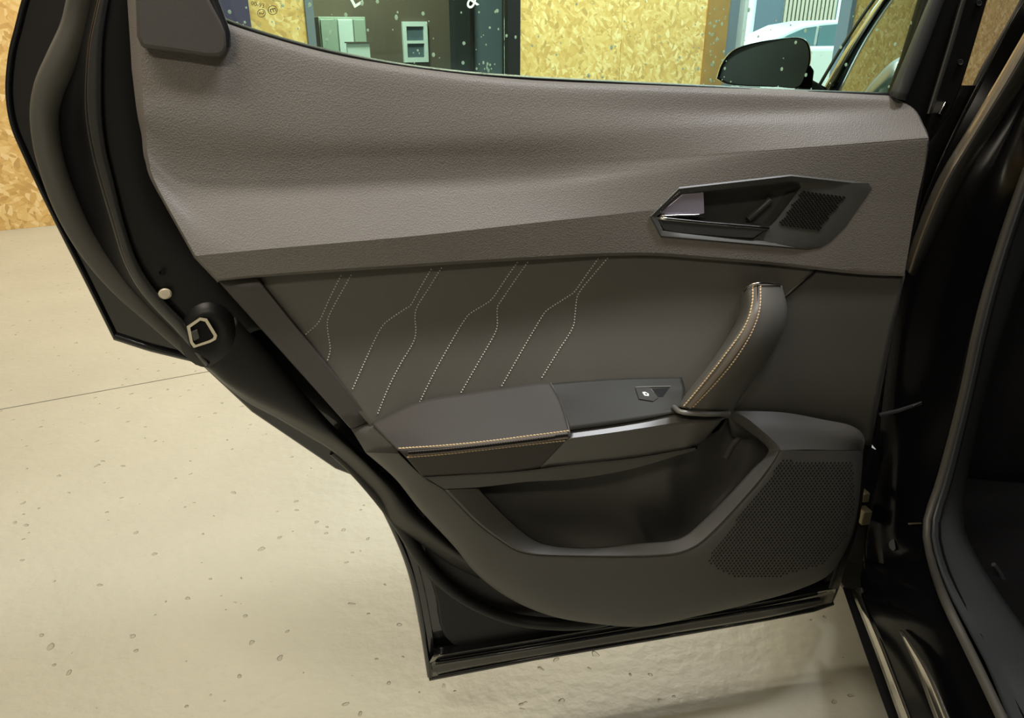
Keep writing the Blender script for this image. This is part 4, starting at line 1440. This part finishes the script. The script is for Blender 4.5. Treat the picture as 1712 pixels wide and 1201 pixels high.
# glossy pillar roll
P0 = [(1950, -520, 1.09), (1760, -60, 1.09), (1735, 10), (1687, 98), (1615, 220), (1570, 295), (1537, 370), (1512, 450)]
P1 = [(1965, -520, 1.062), (1775, -60, 1.062), (1750, 14), (1700, 108), (1629, 224), (1584, 298), (1547, 382), (1519, 455)]
P2 = [(1982, -520, 1.066), (1792, -60, 1.066), (1766, 20), (1713, 118), (1643, 228), (1598, 304), (1556, 396), (1526, 460)]
P3 = [(1990, -520, 1.09), (1800, -60, 1.09), (1776, 24), (1722, 124), (1652, 234), (1606, 310), (1562, 402), (1530, 464)]
bpatch('pillar_roll', [P0, P1, P2, P3], grain(principled('satin_pillar_black', (0.05, 0.048, 0.042), 0.3, spec=0.6, coat=0.4), 300, 0.1, 0.0004, 'NOISE', 0), 40, 6)
# front door's rear edge and glass behind the gap
bpatch('front_door_edge', [[(1742, -80, 1.2), (1702, 5), (1680, 45), (1658, 82), (1640, 113), (1622, 150), (1590, 215), (1540, 330)], [(1770, -80, 1.18), (1745, 10), (1700, 92), (1650, 170), (1600, 250), (1560, 330), (1530, 420)]], M_INNER, 30, 4)
bpatch('front_door_edge', [[(1600, 143, 1.19), (1560, 200), (1500, 300), (1480, 420)], [(1632, 143, 1.19), (1612, 200), (1580, 300), (1530, 420)]], M_INNER, 12, 2)
# seals and sill trim
S0 = [(q[0], q[1], q[2] - 0.012) for q in J3]
S1 = [(2062, -520, 1.05), (1872, -80, 1.05), (1792, 130, 1.05), (1726, 290, 1.04), (1674, 440, 1.03), (1645, 545, 1.02), (1619, 660, 1.01), (1581, 806, 0.99), (1560, 878, 0.96), (1567, 930, 0.90), (1592, 1000, 0.83), (1619, 1054, 0.775), (1648, 1110, 0.712), (1686, 1201, 0.632), (1740, 1310, 0.54)]
SR = [(2110, -520, 1.10), (1920, -80, 1.10), (1840, 130, 1.10), (1770, 290, 1.09), (1712, 440, 1.08), (1690, 503, 1.07), (1651, 630, 1.06), (1632, 709, 1.055), (1610, 813, 1.03), (1606, 885, 0.98), (1633, 945, 0.90), (1686, 1025, 0.80), (1712, 1060, 0.76), (1790, 1180, 0.63), (1860, 1310, 0.53)]
SM = [(2070, -520, 1.06), (1880, -80, 1.06), (1800, 130, 1.06), (1735, 290, 1.05), (1684, 440, 1.04), (1656, 545, 1.03), (1630, 660, 1.02), (1596, 806, 1.0), (1576, 880, 0.965), (1588, 940, 0.90), (1622, 1010, 0.815), (1652, 1060, 0.76), (1690, 1120, 0.69), (1735, 1201, 0.62), (1800, 1310, 0.53)]
bpatch('sill_trim', [S1, SM, SR, [(q[0] + 6, q[1] - 4, q[2] + 0.06) for q in SR]], M_SEALTRIM, 70, 6)
tube('door_seal', [AY(q.x, q.y, q.z) for q in resample(S0, 70)], 0.006, M_RUBBER, body, 10)
tube('seal_groove', [AY(q.x, q.y, q.z) for q in resample([((a[0] + b_[0]) / 2 + 2, (a[1] + b_[1]) / 2, (a[2] + b_[2]) / 2) for a, b_ in zip(S1, SM)], 70)], 0.002, M_BLACK, body, 6)
# outer sill: lip, painted face, mirror strips added for the floor's reflection in the paint
LP0 = [(1409, 983, 0.985), (1446, 1090, 0.825), (1486, 1201, 0.705), (1530, 1320, 0.60)]
LP1 = [(1421, 983, 0.985), (1463, 1090, 0.825), (1503, 1201, 0.705), (1548, 1320, 0.60)]
LP2 = [(1438, 983, 0.975), (1478, 1090, 0.818), (1520, 1201, 0.70), (1566, 1320, 0.596)]
bpatch('sill_lip', [[(a + 1, b_, c + 0.01) for a, b_, c in LP0], LP0, LP1], M_BLACK, 20, 2)
M_REFLECT = principled('floor_reflection_strip', (0.80, 0.77, 0.68), 0.10, metal=0.95)
st1 = patch('sill_reflection', [[(a, b_, 0.0) for a, b_, c in LP1], [(a, b_, 0.0) for a, b_, c in LP2]], M_REFLECT, body, 20, 3, unproj=SIDE)
st1['label'] = 'strip standing in for the floor reflected in the black sill paint'
st2 = patch('sill_reflection', [[(1503, 1054, -0.002), (1532, 1120), (1562, 1201), (1606, 1310)], [(1507, 1056, -0.002), (1550, 1122), (1584, 1201), (1630, 1310)]], M_REFLECT, body, 20, 3, unproj=SIDE)
M_HINGE = principled('brass_grey_hinge', (0.16, 0.14, 0.08), 0.4, metal=0.5)
# front door, fender and roof edge ahead of the pillar
def prism(name, foot, z0, z1, mat, bev=0.01):
    V = [Vector((x, y, z0)) for x, y in foot] + [Vector((x, y, z1)) for x, y in foot]
    n_ = len(foot)
    F = [tuple(reversed(range(n_))), tuple(range(n_, 2 * n_))] + [(i, (i + 1) % n_, n_ + (i + 1) % n_, n_ + i) for i in range(n_)]
    ob = new_obj(name, V, F, mat, body)
    fix_normals(ob)
    bevel(ob, bev, 3)
    return ob


prism('front_door', [(0.485, 1.19), (0.72, 1.95), (0.86, 1.93), (0.66, 1.19)], 0.24, 0.90, M_PAINT, 0.015)
prism('front_fender', [(0.725, 1.965), (0.79, 2.45), (0.92, 2.85), (1.20, 3.05), (1.9, 3.05), (1.9, 1.965)], 0.45, 0.82, M_PAINT, 0.04)
V, F = tube_geo([Vector((0.80, 2.42, 0.32)), Vector((1.0, 2.42, 0.32))], 0.31, 28, up=Vector((0, 0, 1)))
o = new_obj('front_wheel', V, F, M_TYRE, body, smooth=40)
fix_normals(o)
prism('roof_edge', [(0.66, -1.2), (0.66, 0.9), (0.80, 1.55), (1.9, 1.55), (1.9, -1.2)], 1.40, 1.47, M_PAINT, 0.03)
plate('sill_end', [(1408, 986), (1446, 992), (1472, 960), (1476, 880), (1474, 760), (1440, 740), (1418, 840), (1396, 930), (1398, 970)], M_PAINT, body, 0.05, 0.006, 1.09, unproj=AY, back=Vector((0, 1, 0)))
# hinge hardware
tube('check_strap', [AY(1470, 694, 1.04), AY(1502, 687, 1.045), AY(1540, 674, 1.05)], [0.003, 0.003, 0.0025], M_LEVER, body, 8, 0.5)
tube('strap_tip', [AY(1527, 679, 1.043), AY(1541, 673, 1.045)], 0.0016, M_CHROME, body, 6)
box('hinge', AY(1443, 828, 1.075), (0.012, 0.02, 0.018), M_HINGE, body, 0.2, 0.002)
box('hinge', AY(1444, 862, 1.075), (0.016, 0.02, 0.028), M_HINGE, body, 0.2, 0.002)
tube('paint_glint_bead', [AY(1519, 876, 1.0), AY(1541, 875, 0.985)], 0.0016, M_CHROME, body, 6)
V, F = tube_geo([AY(1497, 912, 1.01), AY(1497, 912, 1.03)], 0.010, 16, up=Vector((0, 0, 1)))
o = new_obj('rubber_stopper', V, F, M_INNER, body, smooth=40)
fix_normals(o)
# cabin: carpet, front seat back, far tunnel
cz = 0.20
new_obj('carpet', [(0.60, -0.4, cz), (1.9, -0.4, cz), (1.9, 1.9, cz), (0.74, 1.9, cz)], [(0, 1, 2, 3)], M_CARPET, body)
new_obj('roof_panel', [(0.62, -1.0, 1.45), (1.9, -1.0, 1.45), (1.9, 1.9, 1.45), (0.62, 1.9, 1.45)], [(0, 3, 2, 1)], M_CARPET, body)
new_obj('far_side', [(1.9, -1.0, cz), (1.9, 1.9, cz), (1.9, 1.9, 1.45), (1.9, -1.0, 1.45)], [(0, 1, 2, 3)], M_CARPET, body)
sb = []
for (y, z, h) in ((0, 0, 0),):
    pass
seat = [(0.70, 1.10, 0.30), (0.74, 1.06, 0.42), (0.735, 1.10, 0.62), (0.73, 1.18, 0.92), (0.76, 1.24, 1.02)]
v, f = [], []
prof_s = [(0.0, 0.03), (0.06, 0.0), (0.25, -0.015), (0.44, 0.0), (0.50, 0.03), (0.48, 0.12), (0.25, 0.13), (0.02, 0.12)]
for k, (sx, sy, sz) in enumerate(seat):
    for a, b_ in prof_s:
        v.append(Vector((sx + a, sy + b_, sz)))
m = len(prof_s)
for k in range(len(seat) - 1):
    for i in range(m):
        j = (i + 1) % m
        f.append((k * m + i, k * m + j, (k + 1) * m + j, (k + 1) * m + i))
f.append(tuple(reversed(range(m))))
f.append(tuple((len(seat) - 1) * m + i for i in range(m)))
o = new_obj('front_seat', v, f, M_CARPET, body, smooth=60)
fix_normals(o)
sub = o.modifiers.new('soft', 'SUBSURF')
sub.levels = 2
sub.render_levels = 2
tube('seat_loop', [AY(q.x, q.y, q.z) for q in resample([(1661, 944, 1.0), (1672, 958), (1679, 975), (1678, 990), (1671, 998)], 16)], 0.004, M_SEALTRIM, body, 8)

# ---- front part seen through the window: mirror, A-pillar
my = 1.85
mir = empty('side_mirror', AY(1280, 105, my))
adopt(mir, body)


def mloop(pts_, y):
    return [(a, b_, y) for a, b_ in pts_]


mo = [(1197, 132), (1205, 108), (1222, 86), (1250, 74), (1300, 65), (1340, 63), (1352, 72), (1356, 98), (1350, 122), (1338, 146), (1300, 146), (1215, 141)]
mc = (1285, 106)


def scl(P, s, c=mc):
    return [(c[0] + (x - c[0]) * s, c[1] + (y - c[1]) * s) for x, y in P]


mo_s = [(p.x, p.y) for p in dense([(a, b_, 0) for a, b_ in mo + mo[:1]], True, 5)][:-1]
v, f = loops([mloop(scl(mo_s, 0.55), my + 0.16), mloop(scl(mo_s, 0.88), my + 0.10), mloop(scl(mo_s, 1.0), my + 0.02), mloop(scl(mo_s, 0.985), my), mloop(scl(mo_s, 0.93), my + 0.006)], unproj=AY)
o = new_obj('housing', v, f, M_PAINT, mir, smooth=50)
fix_normals(o)
gm = scl(mo_s, 0.95)
V = [AY(a, b_, my + 0.005 + (a - 1280) * -0.0001) for a, b_ in gm]
o = new_obj('mirror_glass', V, [tuple(range(len(V)))], principled('mirror_grey_reflection', (0.12, 0.135, 0.14), 0.06, spec=0.9), mir)  # grey base colour stands in for what the mirror would reflect
mgv = [V[i] for i in range(len(V))]
facing_f = [tuple(range(len(V)))]
fix_normals(o)
tube('mirror_arm', [AY(1338, 140, my + 0.06), AY(1372, 158, my + 0.1)], 0.02, M_PAINT, mir, 10, 0.6)
plate('mirror_base', [(1336, 150), (1340, 118), (1352, 105), (1362, 118), (1358, 150)], M_BLACK, mir, 0.03, 0.004, my + 0.03, unproj=AY, back=Vector((0, 1, 0)))

# A-pillar and the front door's window edge
bpatch('front_pillar', [[(1790, -320, 1.62), (1520, -60, 1.94), (1470, 0, 1.98), (1418, 75), (1372, 156)], [(1800, -320, 1.58), (1528, -60, 1.90), (1478, 0, 1.94), (1428, 75), (1384, 158)], [(1818, -320, 1.59), (1540, -60, 1.91), (1490, 0, 1.95), (1440, 75), (1398, 160)], [(1826, -320, 1.64), (1546, -60, 1.96), (1495, 0, 2.0), (1446, 75), (1402, 160)]], M_PAINT, 24, 4)
tube('pillar_seal', [AY(q.x, q.y, q.z) for q in resample([(1510, -60, 1.96), (1461, 0), (1410, 75), (1362, 156)], 24)], 0.004, M_RUBBER, body, 8)
bpatch('dashboard', [[(1432, 190, 1.95), (1444, 156), (1466, 128), (1496, 100), (1550, 80)], [(1440, 205, 1.85), (1454, 165), (1476, 140), (1506, 118), (1560, 105)], [(1470, 200, 1.8), (1480, 170), (1500, 150), (1520, 140), (1560, 130)]], principled('sky_reflection_dash', (0.05, 0.10, 0.11), 0.3, spec=0.7), 24, 4)  # teal base colour stands in for sky reflected in windscreen and dash

# rear part of the car beside and behind the viewer: quarter panel, wheel arch, roof (out of the frame, it shades the cabin)
rq = [(-0.15, 0.24), (-0.20, 0.50), (-0.05, 0.70), (0.06, 0.95), (-0.25, 1.42), (-1.35, 1.40), (-1.75, 0.95), (-1.80, 0.35), (-1.05, 0.30), (-0.90, 0.55), (-0.60, 0.66), (-0.32, 0.52), (-0.24, 0.26)]
V = [Vector((0.50, a, b_)) for a, b_ in rq] + [Vector((0.60, a, b_)) for a, b_ in rq]
n = len(rq)
F = [tuple(range(n)), tuple(reversed(range(n, 2 * n)))] + [(i, n + i, n + (i + 1) % n, (i + 1) % n) for i in range(n)]
o = new_obj('rear_quarter', V, F, M_PAINT, body)
fix_normals(o)
bevel(o, 0.012)
V, F = tube_geo([Vector((0.53, -0.62, 0.32)), Vector((0.74, -0.62, 0.32))], 0.31, 28, up=Vector((0, 0, 1)))
o = new_obj('rear_wheel', V, F, M_TYRE, body, smooth=40)
fix_normals(o)
box('rear_seat', (1.22, -0.35, 0.50), (1.1, 0.5, 0.5), M_CARPET, body, 0, 0.05)
box('rear_seat_back', (1.22, -0.72, 0.85), (1.1, 0.16, 0.75), M_CARPET, body, 0, 0.05)
